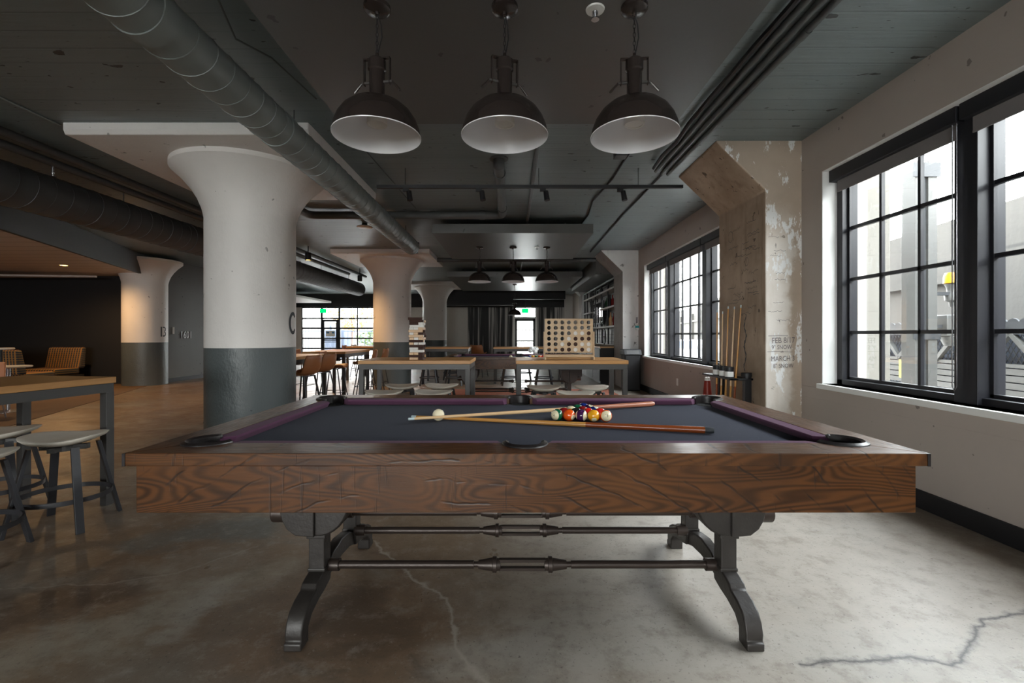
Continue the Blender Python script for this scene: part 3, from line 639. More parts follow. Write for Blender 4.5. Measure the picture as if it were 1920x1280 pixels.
# door in the mural wall
d = struct(thing('door_2', None, None, ((DX0+DX1)/2, YF, 0)))
m = MB().box(-.555, -.47, -.03, .12, 0, 2.5).box(.47, .555, -.03, .12, 0, 2.5).box(-.555, .555, -.03, .12, 2.43, 2.5).box(-.47, .47, 0, .1, 1.95, 2.03)
m.done('door_frame', 'whitetrim', d, smooth=False)
m = MB().box(-.47, -.36, .02, .07, 0, 1.95).box(.36, .47, .02, .07, 0, 1.95).box(-.47, .47, .02, .07, 1.82, 1.95).box(-.47, .47, .02, .07, 0, .2).box(-.4, .4, .03, .06, 1.40, 1.45).box(-.4, .4, .03, .06, .88, .95)
m.done('door_leaf', 'steelgrey', d, smooth=False); MB().box(-.40, .40, .044, .048, .15, 2.45).done('pane', 'glass', d, smooth=False)
MB().box(-.40, .40, -.03, .0, .76, .80).done('push_bar', 'black', d, smooth=False)
def exit_sign(x, z, y, label):
    t = thing('exit_sign', label, 'exit sign', (x, y, z), 0, 'exit signs')
    MB().box(-.15, .15, 0, .04, -.10, .10).done('sign_box', 'exit_b', t, smooth=False, bevel=.006)
    MB().box(-.12, .12, -.004, .0, -.085, .085).done('sign_face', 'exit_g', t, smooth=False)
    text_obj('lettering', 'EXIT', .105, 'exit_b', t, (0, -.0055, 0), (pi/2, 0, 0))
    MB().cyl((0, .02, .10), (0, .02, CEIL-z-.01), .01, n=8).done('stem', 'black', t)
exit_sign(-8.62, 2.285, 20.75, 'green exit sign above the storefront door')
exit_sign(.60, 2.29, 20.75, 'green exit sign above the door in the forest mural')
# forest mural panels on the far wall
m = MB().box(-2.05, DX0-.02, YF-.012, YF-.002, 0.12, 2.46).box(DX1+.02, 2.42, YF-.012, YF-.002, .12, 2.46).box(DX0-.02, DX1+.02, YF-.012, YF-.002, 2.51, 2.56)
tag(m.done('wall_mural', 'mural', smooth=False), 'dark grey forest mural around the far exit door', 'mural')

# ------------------------------------------------------------------ outside the windows
struct(MB().box(3.2, 60, -30, 80, -.5, -.45).box(-30, 3.2, 21.3, 60, -.12, -.06).box(-30, 3.2, -30, -6.8, -.12, -.06).done('outside_ground', 'asphalt', smooth=False))
for y0, y1 in ((4.28, 5.52), (9.80, 11.0)):
    struct(MB().box(3.2, 3.56, y0, y1, -.5, 5.5).done('outside_pier', 'wallwhite', smooth=False, bevel=.01), 'cream outside pier beside the window', 'pier')
# overpass wall running off at an angle
dv = Vector((7.4, 35, 0)).normalized(); nv = Vector((dv.y, -dv.x, 0)); o0 = Vector((7.42, 8, 0))
def ow(s, off, z): return tuple(o0+dv*s+nv*off+Vector((0, 0, z)))
m = MB()
m.hexa([ow(-14, 0, -.5), ow(45, 0, -.5), ow(45, .5, -.5), ow(-14, .5, -.5), ow(-14, 0, 3.1), ow(45, 0, 3.1), ow(45, .5, 3.1), ow(-14, .5, 3.1)])
for k in range(10): m.hexa([ow(-12+k*5, -.12, -.5), ow(-11.6+k*5, -.12, -.5), ow(-11.6+k*5, .02, -.5), ow(-12+k*5, .02, -.5), ow(-12+k*5, -.12, 2.6), ow(-11.6+k*5, -.12, 2.6), ow(-11.6+k*5, .02, 2.6), ow(-12+k*5, .02, 2.6)])
for z in (2.05,): m.hexa([ow(-14, -.10, z), ow(45, -.10, z), ow(45, .02, z), ow(-14, .02, z), ow(-14, -.10, z+.12), ow(45, -.10, z+.12), ow(45, .02, z+.12), ow(-14, .02, z+.12)])
struct(m.done('outside_overpass_wall', 'overpass', smooth=False), 'darkened concrete overpass wall outside the windows', 'concrete wall')
# steel hoist mast just outside the near window
t = thing('outside_mast', 'tall pale steel mast standing outside the near window', 'mast', (5.02, 5.62, -.45))
MB().box(-.13, -.03, -.1, .1, 0, 3.75).done('channel', 'alu', t, smooth=False, bevel=.004); MB().box(-.03, .03, -.07, .1, 0, 3.7).done('guide', 'alud', t, smooth=False)
MB().box(.03, .14, -.1, .1, 0, 3.75).done('channel', 'alu', t, smooth=False, bevel=.004); MB().box(-.16, .17, -.115, -.10, 1.58, 1.68).done('bracket', 'alud', t, smooth=False); MB().box(-.16, .17, -.115, -.1, 3.55, 3.72).done('bracket', 'alud', t, smooth=False)
# beacon and drive unit on the mast
t = thing('outside_beacon', 'amber beacon on a grey drive unit outside the near window', 'beacon', (5.42, 5.60, 1.25))
MB().box(-.25, -.02, -.03, .03, .42, .46).done('arm', 'alud', t, smooth=False); MB().box(-.25, .05, -.02, .02, .02, .06).done('arm', 'alud', t, smooth=False)
MB().lathe([(0, .28), (.03, .28), (.035, .34), (.075, .36), (.08, .42), (.055, .47), (.06, .52), (.08, .56), (0, .58)], n=20).done('motor', 'alu', t)
MB().lathe([(0, .57), (.09, .57), (.085, .66), (.07, .70), (0, .705)], n=20).done('lens', 'yellow', t)
MB().box(-.14, .16, -.08, .08, -.08, .18).lathe([(0, -.2), (.08, -.2), (.13, -.08), (0, -.08)], n=16).done('gearbox', 'alu', t, bevel=.01)
# fence: slatted foot, chain link under braces, scalloped top
t = thing('outside_fence', 'pale metal fence with diagonal braces and chain link outside the near window', 'fence', (5.65, 5.6, -.45), R(-8))
m = MB()
for i in range(4): m.box(-.03, .03, -6.5, 3.4, .95+i*.08, 1.018+i*.08)
m.done('slat_panel', 'alu', t, smooth=False)
MB().box(-.04, .04, -6.5, 3.4, 1.27, 1.31).done('rail', 'alu', t, smooth=False); MB().box(-.05, .05, -6.5, 3.4, 1.64, 1.78).done('rail', 'alud', t, smooth=False)
m = MB()
for i in range(14):
    y = -6.5+i*.70
    m.bar((-.03, y, 1.30), (-.03, y+.35, 1.66), .05, .05); m.bar((-.03, y+.35, 1.66), (-.03, y+.70, 1.30), .05, .05)
m.done('brace', 'alu', t, smooth=False)
m = MB()
for i in range(150):
    if i == 0: m2 = MB()
    y = -6.4+i*.065
    for s in (1, -1):
        m.bar((.05, y, 1.25), (.05, y+s*.39*.6, 1.64), .007, .007); m2.bar((.05, y, .40), (.05, y+s*.55*.6, .95), .007, .007)
m.done('chain_link', 'alud', t, smooth=False); m2.done('chain_link', 'alud', t, smooth=False)
m = MB()
for i in range(70): m.prism_x([(-6.5+i*.14, 1.78), (-6.36+i*.14, 1.78), (-6.39+i*.14, 1.81), (-6.43+i*.14, 1.82), (-6.47+i*.14, 1.81)], -.01, .01)
m.done('scalloped_edge', 'alud', t, smooth=False)
MB().box(.09, .11, -6.5, 3.4, 0, 1.66).done('kick_and_shade_panel', 'bluegrey', t, smooth=False)  # kick panel, carried up as dark backing to stand for shade behind the mesh
t2 = MB().box(-.005, .005, -.16, .16, -.13, .13).done('yellow_sign', 'yellowsign', None, (5.60, 6.45, .70), (0, 0, R(-8)), smooth=False); tag(t2, 'yellow square plate on the fence outside the near window', 'sign')
t2 = MB().box(-.005, .005, -.10, .10, -.07, .07).mat(1).box(-.007, -.004, -.10, .10, .03, .07).done('warning_sign', ['paper', 'red'], None, (5.47, 5.35, .49), (0, 0, R(-8)), smooth=False); tag(t2, 'small white and red label low on the fence outside', 'sign')
# parked car beyond the far window
t = thing('outside_car', 'pale car parked beyond the far window', 'car', (9.2, 22.5, -.45), R(12))
body = [(-2.1, .3), (2.1, .3), (2.15, .65), (1.9, .85), (1.1, .95), (.6, 1.4), (-.9, 1.42), (-1.6, 1.0), (-2.1, .9)]
MB().prism_x([(a, b) for a, b in body], -.85, .85).done('body', 'carwhite', t, bevel=.06)
MB().prism_x([(-1.35, .98), (.95, .98), (.52, 1.33), (-.85, 1.35)], -.86, .86).done('side_window', 'bluegrey', t, smooth=False)
for x in (-.75, .75):
    for y in (-1.35, 1.35): MB().cyl((x-.1, y, .32), (x+.1, y, .32), .32).done('wheel', 'black', t)
# yard beyond the storefront
t = thing('outside_yard_fence', 'blue grey picket fence beyond the storefront glazing', 'fence', (-7, 23.6, -.06))
m = MB()
for i in range(56): m.box(-3.9+i*.17, -3.875+i*.17, -.012, .012, 0, 1.62)
m.done('pickets', 'bluegrey', t, smooth=False); MB().box(-3.9, 5.6, -.02, .02, 1.42, 1.47).box(-3.9, 5.6, -.02, .02, .15, .2).done('rail', 'bluegrey', t, smooth=False)
for x in (-2.4, -.1, 2.2): MB().box(x-.05, x+.05, -.05, .05, 0, 1.75).done('post', 'bluegrey', t, smooth=False)
t2 = MB().box(-.6, .6, -.5, .5, 0, 1.45).box(-.62, .62, -.52, .52, 1.45, 1.52).done('outside_container', 'bluegrey', None, (-9.5, 24.6, -.06), smooth=False, bevel=.02); tag(t2, 'blue grey bin store behind the yard fence', 'container')
def tree(x, y, h, mat, lab, s):
    rr = random.Random(s); t = thing('outside_tree', lab, 'tree', (x, y, -.06), 0, 'trees beyond the storefront')
    MB().tube([(0, 0, 0), (.05, .02, h*.4), (.0, .05, h*.7)], [.10, .07, .03], 8).done('trunk', 'browncloth', t)
    m = MB()
    for k in range(420):
        a = rr.random()*2*pi; q = rr.random()**.5*1.3; z = h*.35+rr.random()*h*.65; q *= sin(pi*min(1, max(.08, (z-h*.3)/(h*.75))))+.1
        c = Vector((q*cos(a), q*sin(a), z)); e = Euler((rr.random()*6, rr.random()*6, rr.random()*6)).to_matrix(); d_ = .09
        m.grid([[c+e@Vector((-d_, -d_/2, 0)), c+e@Vector((-d_, d_/2, 0))], [c+e@Vector((d_, -d_/2, 0)), c+e@Vector((d_, d_/2, 0))]])
    tag(m.done('crown', mat, t, smooth=False), kind='stuff')
tree(-9.9, 28, 4.3, 'autumn', 'yellow leaved tree beyond the storefront door', 1); tree(-7.6, 26.2, 1.5, 'foliage', 'low green bush behind the yard fence', 2); tree(-4.3, 27.5, 1.4, 'foliage', 'low green bush behind the fence near the white column', 3)
MB_b = MB().box(-16, 0, 34, 35, 0, 2.1); struct(MB_b.done('outside_building', 'wallwhite', smooth=False), 'pale low building across the yard', 'building')

# ------------------------------------------------------------------ ducts, pipes and fittings under the ceiling
def spiral_duct(x, z, r, y0, y1, mat, label, seam=.42, collar=()):
    t = thing('spiral_duct', label, 'duct', (x, y0, z)); L = y1-y0; m = MB()
    m.lathe([(r-.012, 0), (r, 0), (r, L), (r-.012, L), (r-.03, L-.25), (0, L-.25)], n=40)
    m.xf(Matrix.Rotation(-pi/2, 4, 'X')); m.done('duct_body', mat, t)
    s = MB(); n = int(L/seam); pts = []
    for k in range(n*24): a = 2*pi*k/24; pts.append((( r+.0015)*cos(a), seam*k/24, (r+.0015)*sin(a)))
    s.tube(pts, .0035, 4); s.done('spiral_seam', mat, t)
    for c in collar:
        k = MB(); k.lathe([(r, -.05), (r+.007, -.05), (r+.007, .05), (r, .05)], n=40); k.xf(Matrix.Rotation(-pi/2, 4, 'X')); k.done('collar', mat, t, (0, c-y0, 0))
    for y in [y0+.8+i*2.0 for i in range(int((L-.6)/2)+1)]:
        if y > 0: MB().cyl((0, y-y0, r-.002), (0, y-y0, CEIL-z), .006, n=8).done('hanger_rod', 'conduit', t)
    return t
spiral_duct(-1.82, 2.78, .14, -3.0, 8.25, 'duct', 'light grey spiral duct running over the pool table towards the far room', .16, (1.9, 2.25, 3.55))
# open end of that duct: damper box
m = MB().box(-.10, .10, 0, .10, -.10, .10).box(-.13, -.10, .02, .05, -.02, .02).box(.10, .13, .02, .05, .05, .09)
tag(m.done('duct_damper', 'conduit', None, (-1.82, 8.25, 2.78), smooth=False), 'dark damper fitting on the open end of the spiral duct', 'damper')
spiral_duct(-4.95, 2.66, .215, -3.0, 14.7, 'ductdark', 'fat dark duct passing behind the big round column', .18, (3.2, 6.9, 10.4))
def pipe(name, label, cat, pts, r, mat='conduit', n=10, fit=None):
    t = thing(name, label, cat, pts[0]); p0 = Vector(pts[0])
    MB().tube([Vector(p)-p0 for p in pts], r, n).done('pipe_run', mat, t)
    if fit:
        for q, d_ in fit:
            d_ = Vector(d_).normalized(); q = Vector(q)-p0; MB().cyl(q-d_*.04, q+d_*.04, r*1.18, n=n+4).done('coupling', mat, t)
    return t
def bend(a, b, c, r, n=6):
    a, b, c = Vector(a), Vector(b), Vector(c); p = b+(a-b).normalized()*r; q = b+(c-b).normalized()*r
    return [tuple((1-s)**2*p+2*s*(1-s)*b+s*s*q) for s in [i/n for i in range(n+1)]]
# drain pipe: drops out of the ceiling, runs back, turns to the side
ZP, YP = 2.985, 6.85
pts = [(-.14, 5.0, ZP), (-.14, 5.5, ZP)]+bend((-.14, 4.72, ZP), (-.14, YP, ZP), (-3, YP, ZP), .13)+bend((-.14, YP, ZP), (-3.05, YP, ZP), (-3.05, 6.2, ZP), .10)+[(-3.05, 6.5, ZP-.01)]
pipe('drain_pipe', 'fat grey drain pipe elbowing under the ceiling before the far panel', 'pipe', pts, .058, 'pipe', 14, [((-.14, 5.1, ZP), (0, 1, 0)), ((-.14, 6.5, ZP), (0, 1, 0)), ((-.45, YP, ZP), (1, 0, 0))])
dp = [o for o in bpy.data.objects if o.name == 'drain_pipe'][0]
m = MB().sphere((0, -.16, 0), .0595, 20, 12).cyl((0, -.16, 0), (0, .0, 0), .058, n=20).cyl((0, -.16, .0), (0, -.16, CEIL-ZP-.001), .058, n=20)
m.done('elbow', 'pipe', dp); MB().lathe([(.058, CEIL-ZP-.012), (.10, CEIL-ZP-.010), (.10, CEIL-ZP-.001), (.058, CEIL-ZP-.001)], (0, -.16, 0), 24).done('ceiling_collar', 'pipe', dp)
pipe('sprinkler_pipe', 'slim grey sprinkler pipe running straight above the pendants', 'pipe', [(.245, 3.4, 3.0), (.245, 17.5, 3.0)], .022, 'pipe', 10, [((.245, 5.55, 3.0), (0, 1, 0)), ((.245, 7.9, 3), (0, 1, 0))])
pipe('cross_pipe', 'dark pipe crossing the ceiling behind the second ceiling panel', 'pipe', [(-1.74, 10.6, 2.93), (1.95, 10.6, 2.93)], .05, 'conduit', 12)
for i, (x, lab) in enumerate([(1.63, 'grey conduit beside the black cable bundle along the ceiling'), (1.715, 'middle grey conduit along the ceiling by the windows'), (1.80, 'grey conduit on the window side of the ceiling trio')]):
    pipe('conduit', lab, 'conduit', [(x, -2, 3.035), (x, 5.15+.05*i, 3.035)], .021, 'conduit', 10, [((x, 2.2+.3*i, 3.035), (0, 1, 0))])
rr = random.Random(3)
pipe('cable_bundle', 'black cable bundle sagging along the ceiling conduits', 'cable', [(1.545+rr.uniform(-.015, .015), -2+.35*i, 3.018+rr.uniform(-.012, .010)) for i in range(21)], .020, 'cable', 8)
pipe('surface_cable', 'single dark cable running on to the far pilaster', 'cable', [(1.74, 5.15, 3.045), (1.72, 7, 3.045), (1.76, 10.2, 3.045)], .013, 'cable', 8)
pipe('surface_cable', 'wavy dark cable beside the second ceiling panel', 'cable', [(1.22, 4.3, 3.045), (1.20, 4.75, 3.045), (1.2, 5.4, 3.045), (1.12, 6.3, 3.04), (1.18, 7.0, 3.045), (1.16, 7.6, 3.045)], .012, 'cable', 8)
pipe('surface_cable', 'thin loose cable beside the spiral duct', 'cable', [(-1.46, 1.0, 3.05), (-1.48, 2.2, 3.05), (-1.46, 3.2, 3.05), (-1.49, 4.4, 3.05), (-1.45, 5.6, 3.05), (-1.42, 6.7, 3.05)], .006, 'conduit', 8)
pipe('surface_cable', 'thin cable looping over the spiral duct', 'cable', [(-1.58, 1.9, 3.045), (-1.60, 2.45, 3.03), (-1.64, 2.7, 2.94), (-1.56, 2.95, 2.98), (-1.55, 3.6, 3.05)], .006, 'conduit', 8)
tag(MB().box(1.05, 1.17, 4.60, 4.72, 3.0, CEIL).done('junction_box', 'conduit', smooth=False, bevel=.004), 'small dark junction box on the ceiling', 'junction box')
pipe('black_pipe', 'dark pipe along the ceiling beside the white drop panel', 'pipe', [(-4.50, -2, 2.98), (-4.50, 14, 2.98)], .04, 'ductdark', 10)
pipe('black_pipe', 'second dark pipe, lower and further from the drop panel', 'pipe', [(-4.66, -2, 2.93), (-4.66, 13, 2.93)], .04, 'ductdark', 10)
pipe('thin_conduit', 'thin light conduit leading to the corner of the drop panel', 'conduit', [(-4.02, 1, 3.05), (-4.02, 4.05, 3.05)], .009, 'duct', 8)
pipe('hose_bundle', 'black insulated hose bundle under the fat duct', 'pipe', [(-5.75, 6.7, 2.74), (-5.6, 7.1, 2.70), (-5.55, 8.2, 2.71), (-5.6, 9.5, 2.70), (-5.65, 11.5, 2.72)], [.03, .075, .085, .08, .07], 'cable', 10)
pipe('hose_bundle', 'short black hose end above the lounge fascia', 'pipe', [(-5.62, 5.1, 2.76), (-5.60, 5.6, 2.75), (-5.55, 6.4, 2.76)], [.06, .055, .03], 'cable', 10)
# track light bar with four heads
t = thing('track_light', 'black track bar with four small spot heads crossing the ceiling', 'track light', (.2, 5.12, 2.85))
MB().box(-1.72, 1.72, -.018, .018, -.018, .018).done('track', 'black', t, smooth=False)
for x in (-1.4, 0.1, 1.22): MB().cyl((x, 0, .018), (x, 0, CEIL-2.85), .005, n=6).done('hanger_rod', 'conduit', t)
for x in (-1.38, -.56, .16, 1.03):
    h = MB().box(x-.045, x+.02, -.015, .015, -.055, -.018).done('adapter', 'black', t, smooth=False)
    MB().tube([(x+.02, 0, -.05), (x+.035, -.01, -.155)], [.028, .032], 12).done('spot_head', 'black', h)
def sprinkler(x, y, z, lab):
    t = thing('ceiling_sprinkler', lab, 'sprinkler', (x, y, z), 0, 'ceiling sprinklers')
    MB().lathe([(0, 0), (.047, 0), (.044, -.007), (.022, -.010), (0, -.010)], n=28).done('escutcheon', 'plasticwhite', t)
    m = MB().lathe([(0, -.052), (.02, -.052), (.02, -.047), (.004, -.045), (.008, -.03), (.012, -.01), (0, -.008)], n=16); m.tube([(-.012, 0, -.01), (-.012, 0, -.035), (0, 0, -.045)], .0022, 6).tube([(.012, 0, -.01), (.012, 0, -.035), (0, 0, -.045)], .0022, 6)
    m.done('deflector', 'chrome', t)
sprinkler(.413, 2.26, 2.80, 'white sprinkler head on the ceiling panel between two big pendants'); sprinkler(.46, 8.38, 2.80, 'white sprinkler head on the second ceiling panel')
t = thing('smoke_detector', 'round white ceiling disc beside the spiral duct', 'smoke detector', (-2.48, 7.66, CEIL))
MB().cyl((0, 0, 0), (0, 0, -.05), .045).done('base', 'black', t); MB().lathe([(0, -.05), (.125, -.05), (.13, -.062), (.10, -.075), (0, -.08)], n=32).done('cover', 'plasticwhite', t)
t = thing('ceiling_sprinkler', 'little white sprinkler tip under the dark pipes', 'sprinkler', (-4.66, 4.62, 2.89))
MB().cyl((0, 0, 0), (0, 0, -.06), .012, n=10).lathe([(0, -.1), (.028, -.1), (.028, -.095), (.006, -.09), (.016, -.06), (0, -.055)], n=14).done('nozzle', 'chrome', t)

# ------------------------------------------------------------------ pendants
def pendant(z0=2.80):
    t = thing('pendant_lamp', 'p', 'pendant lamp', (0, 0, z0), 0, 'barn shade pendants')
    MB().lathe([(0, 0), (.065, 0), (.065, -.018), (.055, -.026), (.012, -.03), (.012, -.045), (0, -.045)], n=32).done('canopy', 'lampout', t)
    c = MB(); n = 9; top, bot = -.045, -.235
    for i in range(n):
        z = top+(bot-top)*(i+.5)/n; a = pi/2*(i % 2); q = []
        for k in range(10): u = 2*pi*k/10; q.append((.006*cos(u)*cos(a), .006*cos(u)*sin(a), z+.0135*sin(u)))
        c.tube(q, .0018, 5, closed=True)
    c.done('chain', 'black', t)
    MB().tube([(.004, 0, -.04), (.018, .006, -.09), (.022, .008, -.15), (.008, 0, -.22), (0, 0, -.25)], .0032, 6).done('cord', 'cable', t)
    y = MB().cyl((0, 0, -.232), (0, 0, -.262), .008, n=10)
    y.box(-.068, .068, -.010, .010, -.262, -.256).box(-.068, -.063, -.010, .010, -.385, -.256).box(.063, .068, -.010, .010, -.385, -.256)
    y.done('yoke', 'lampout', t, smooth=False)
    MB().lathe([(0, -.262), (.035, -.262), (.043, -.270), (.043, -.315), (.037, -.322), (.036, -.44), (.04, -.447), (.046, -.45), (.05, -.458), (0, -.458)], n=28).done('socket_housing', 'lampout', t)
    for s in (-1, 1):
        k = MB().cyl((s*.036, 0, -.375), (s*.078, 0, -.375), .008, n=10).done('wing_screw', 'chrome' if False else 'steelgrey', t)
        MB().tube([(s*.078, 0, -.375), (s*.105, 0, -.405), (s*.118, 0, -.42)], [.0045, .006, .0055], 8).done('wing', 'lampout', k)
    prof = [(.045, -.452), (.06, -.462), (.09, -.472), (.13, -.491), (.165, -.522), (.19, -.560), (.205, -.600), (.2105, -.630), (.2135, -.637)]
    MB().lathe(prof, n=56).done('shade', 'lampout', t)
    inn = [(.2135, -.637), (.2125, -.641), (.2085, -.634), (.202, -.602), (.187, -.563), (.162, -.526), (.127, -.496), (.09, -.478), (0, -.474)]
    MB().lathe(inn, n=56).done('shade_lining', 'lampin', t)
    MB().lathe([(0, -.580), (.038, -.580), (.040, -.584), (.048, -.584), (.050, -.576), (.048, -.555), (.034, -.53), (.026, -.47)], n=28).done('bulb', 'bulb', t)
    return t
pd = pendant()
place(pd, (-.664, 2.24, 2.80), R(-8), 'large barn shade pendant nearest the spiral duct')
place(copy_tree(pd), (-.036, 2.24, 2.80), R(20), 'large barn shade pendant in the middle over the pool table')
place(copy_tree(pd), (.602, 2.24, 2.80), R(-4), 'large barn shade pendant nearest the windows')
place(copy_tree(pd), (-.598, 8.36, 2.80), R(0), 'small looking far pendant at the duct end over the second pool table')
place(copy_tree(pd), (.02, 8.36, 2.80), R(40), 'middle one of three far pendants over the second pool table')
place(copy_tree(pd), (.637, 8.36, 2.80), R(10), 'far pendant at the window end over the second pool table')
p7 = place(copy_tree(pd), (.085, 14.5, 2.80), R(0), 'lone far pendant hanging low in front of the mural door')
for ch in list(p7.children):
    if ch.name.split('.')[0] in ('yoke', 'socket_housing', 'wing_screw', 'shade', 'shade_lining', 'bulb'): ch.location.z -= .34
    if ch.name.split('.')[0] in ('chain', 'cord'): ch.scale.z = 2.6; ch.location.z += .05
# can lights
def can_light(x, y, z, lit, lab):
    t = thing('can_light', lab, 'spotlight', (x, y, z), 0, 'cylinder spotlights')
    MB().lathe([(0, .16), (.06, .16), (.063, .15), (.063, 0), (.055, 0), (.055, .03), (0, .03)], n=24).done('can', 'black', t)
    MB().lathe([(0, .012), (.055, .012), (.055, .02), (0, .02)], n=20).done('lens', 'warm' if lit else 'plasticwhite', t)
    MB().cyl((0, 0, .16), (0, 0, CEIL-z), .012, n=8).done('stem', 'black', t)
can_light(-4.30, 9.6, 2.76, True, 'glowing amber can light just right of the big column')
can_light(-4.28, 12.8, 2.70, False, 'unlit can light before the mid column')
can_light(-5.4, 11.6, 2.68, False, 'unlit can light under the fat duct')
t = thing('recessed_light', 'glowing amber downlight in the lounge soffit', 'downlight', (-9.14, 9.28, 2.61))
MB().lathe([(.06, 0), (.075, 0), (.075, -.008), (.06, -.008)], n=24).done('trim_ring', 'plasticwhite', t); MB().lathe([(0, -.004), (.06, -.004), (.06, -.006), (0, -.006)], n=24).done('lens', 'warm', t)
lamp('SPOT', 'can_beam', (-4.30, 9.6, 2.75), 110, (1, .58, .25), .05, (0, 0, 0), 150)
lamp('SPOT', 'downlight_beam', (-9.14, 9.28, 2.59), 90, (1, .58, .25), .05, (0, 0, 0), 165)
lamp('SPOT', 'lounge_beam', (-7.2, 5.2, 2.59), 40, (1, .70, .42), .05, (0, 0, 0), 150)
lamp('SPOT', 'lounge_beam', (-9.5, 6.2, 2.59), 34, (1, .70, .42), .05, (0, 0, 0), 150)

# ------------------------------------------------------------------ pool table
TL, TW, ZR, ZB = 2.54, 1.41, .810, .772     # outer length, width, rail top, bed
PC, PR, RW = .165, .068, .142               # corner pocket centre inset, pocket radius, wood rail width
def circ(c, r, a0, a1, n=10): return [(c[0]+r*cos(R(a0+(a1-a0)*i/n)), c[1]+r*sin(R(a0+(a1-a0)*i/n))) for i in range(n+1)]
def rail_poly(h, mid):
    """rail of half length h: u along it, v inwards from the outer edge"""
    al = math.degrees(math.asin((RW-PC)/PR))           # where the corner circle meets the inner edge
    p = [(-h, 0), (h, 0)]
    p += circ((h-PC, PC), PR, -45, -180-al, 10)
    if mid: p += circ((0, RW-.006), .060, 5.7, -185.7, 14)
    q = circ((h-PC, PC), PR, -45, -180-al, 10)
    p += [(-u, v) for u, v in q[::-1]]
    return p
def pool_table(loc, label):
    t = thing('pool_table', label, 'pool table', loc)
    sides = [((0, 0), 0, TL/2, True, 'oakx'), ((0, TW), pi, TL/2, True, 'oakx'), ((TL/2, TW/2), pi/2, TW/2, False, 'oaky'), ((-TL/2, TW/2), -pi/2, TW/2, False, 'oaky')]
    def tf(c, a): return lambda u, v: (c[0]+u*cos(a)-v*sin(a), c[1]+u*sin(a)+v*cos(a))
    for c, a, h, mid, mt in sides:
        f = tf(c, a); m = MB(); poly = [f(u, v) for u, v in rail_poly(h, mid)]
        m.prism_z(poly, ZR-.041, ZR); m.done('top_rail', mt, t, smooth=False, bevel=.003)
        # cushions between the pockets
        cm = MB()
        spans = [(-h+.225, -.075), (.075, h-.225)] if mid else [(-h+.225, h-.225)]
        for u0, u1 in spans:
            def sec(u, e): return [f(u, RW-.002)+(ZR-.001,), f(u+e, .192)+(ZR-.004,), f(u+e, .194)+(ZR-.012,), f(u+e*.7, .176)+(ZB+.002,), f(u, RW-.002)+(ZB+.002,)]
            a_, b_ = sec(u0-.0, .045 if u0 < -.08 else .022), sec(u1, -.045 if u1 > .08 else -.022)
            va = [cm.bm.verts.new(p) for p in a_]; vb = [cm.bm.verts.new(p) for p in b_]
            cm.bm.faces.new(va); cm.bm.faces.new(vb[::-1])
            for i in range(5): cm.bm.faces.new((va[i], vb[i], vb[(i+1) % 5], va[(i+1) % 5]))
        cm.done('cushion', 'cushion', t, smooth=False, bevel=.003)
        # apron board
        hh = h-.022; ap = MB()
        q = [f(-hh, .022), f(hh, .022), f(hh-.03, .052), f(-hh+.03, .052)]
        ap.prism_z(q, .614, ZR-.042); ap.done('apron', mt, t, smooth=False, bevel=.002)
    MB().box(-TL/2+.10, TL/2-.10, .10, TW-.10, ZB-.022, ZB).done('bed', 'bed', t, smooth=False)
    for x in (-1, 1):
        for y in (0, 1):
            b = MB().box(-.008, .0015, -.002, .028, ZR-.0405, ZR-.0005)
            b.done('corner_strap', 'leather', t, (x*(TL/2+.0) + (.004 if x < 0 else .003), y*(TW-.026), 0), smooth=False)
    # pockets: leather cup with a raised collar
    cups = [(-TL/2+PC, PC, 225), (TL/2-PC, PC, 315), (-TL/2+PC, TW-PC, 135), (TL/2-PC, TW-PC, 45), (0, RW-.006, 270), (0, TW-RW+.006, 90)]
    for x, y, a in cups:
        mid = abs(x) < .01; r = .056 if mid else .064; sp = 97 if mid else 128
        m = MB().lathe([(r, ZB-.018), (r, ZR+.004), (r+.010, ZR+.010), (r+.022, ZR+.004), (r+.024, ZR-.001)], (x, y, 0), 24, a0=R(a-sp), a1=R(a+sp))
        pk = m.done('pocket', 'leather', t)
        MB().lathe([(0, ZB+.0012), (r-.001, ZB+.0012), (r-.001, ZB+.0002)], (x, y, 0), 28).done('pocket_mouth', 'blackhole', pk)
        k = MB()
        for s in (-1, 1):
            aa = R(a+s*(sp-2)); k.sphere((x+(r+.008)*cos(aa), y+(r+.008)*sin(aa), ZR+.001), .0085, 12, 8); k.done('collar_tip', 'steelgrey', pk); k = MB()
    # cast-iron trestles
    mid = TW/2
    half = [(.475, .612), (.475, .193), (.440, .186), (.410, .176), (.400, .164), (.396, .158), (.345, .146), (.304, .125), (.282, .095), (.270, .058), (.272, .034), (.262, .028), (.262, .0),
            (.330, .0), (.332, .055), (.362, .084), (.425, .103), (.487, .111), (.55, .128), (.60, .142), (mid, .150)]
    inner = [(mid, .228), (.64, .222), (.58, .200), (.545, .190), (.545, .612)]
    for s in (-1, 1):
        cx = s*.866; tr = thing('trestle', None, None); tr.parent = t
        def mirror(p): return [(2*mid-a, b) for a, b in p]
        poly = half+mirror(half[:-1])[::-1]
        # lower frame: both feet, the posts and the arched tie, outlined in one piece
        outl = half[:1]+half[1:]+mirror(half[:-1])[::-1]+mirror(inner)[:0]
        ring = half+mirror(half)[::-1][1:]+mirror(inner)[::-1]+inner[1:]
        # split into simple pieces so every face is sound
        m = MB()
        foot = half[1:18]+[(.545, .125), (.56, .188), (.545, .193)]
        m.prism_x(foot, cx-.033, cx+.033); m.prism_x(mirror(foot), cx-.033, cx+.033)
        tie = [(.535, .122), (.60, .142), (mid, .150), (2*mid-.60, .142), (2*mid-.535, .122), (2*mid-.555, .192), (2*mid-.60, .214), (mid, .228), (.60, .214), (.555, .192)]
        m.prism_x(tie, cx-.024, cx+.024)
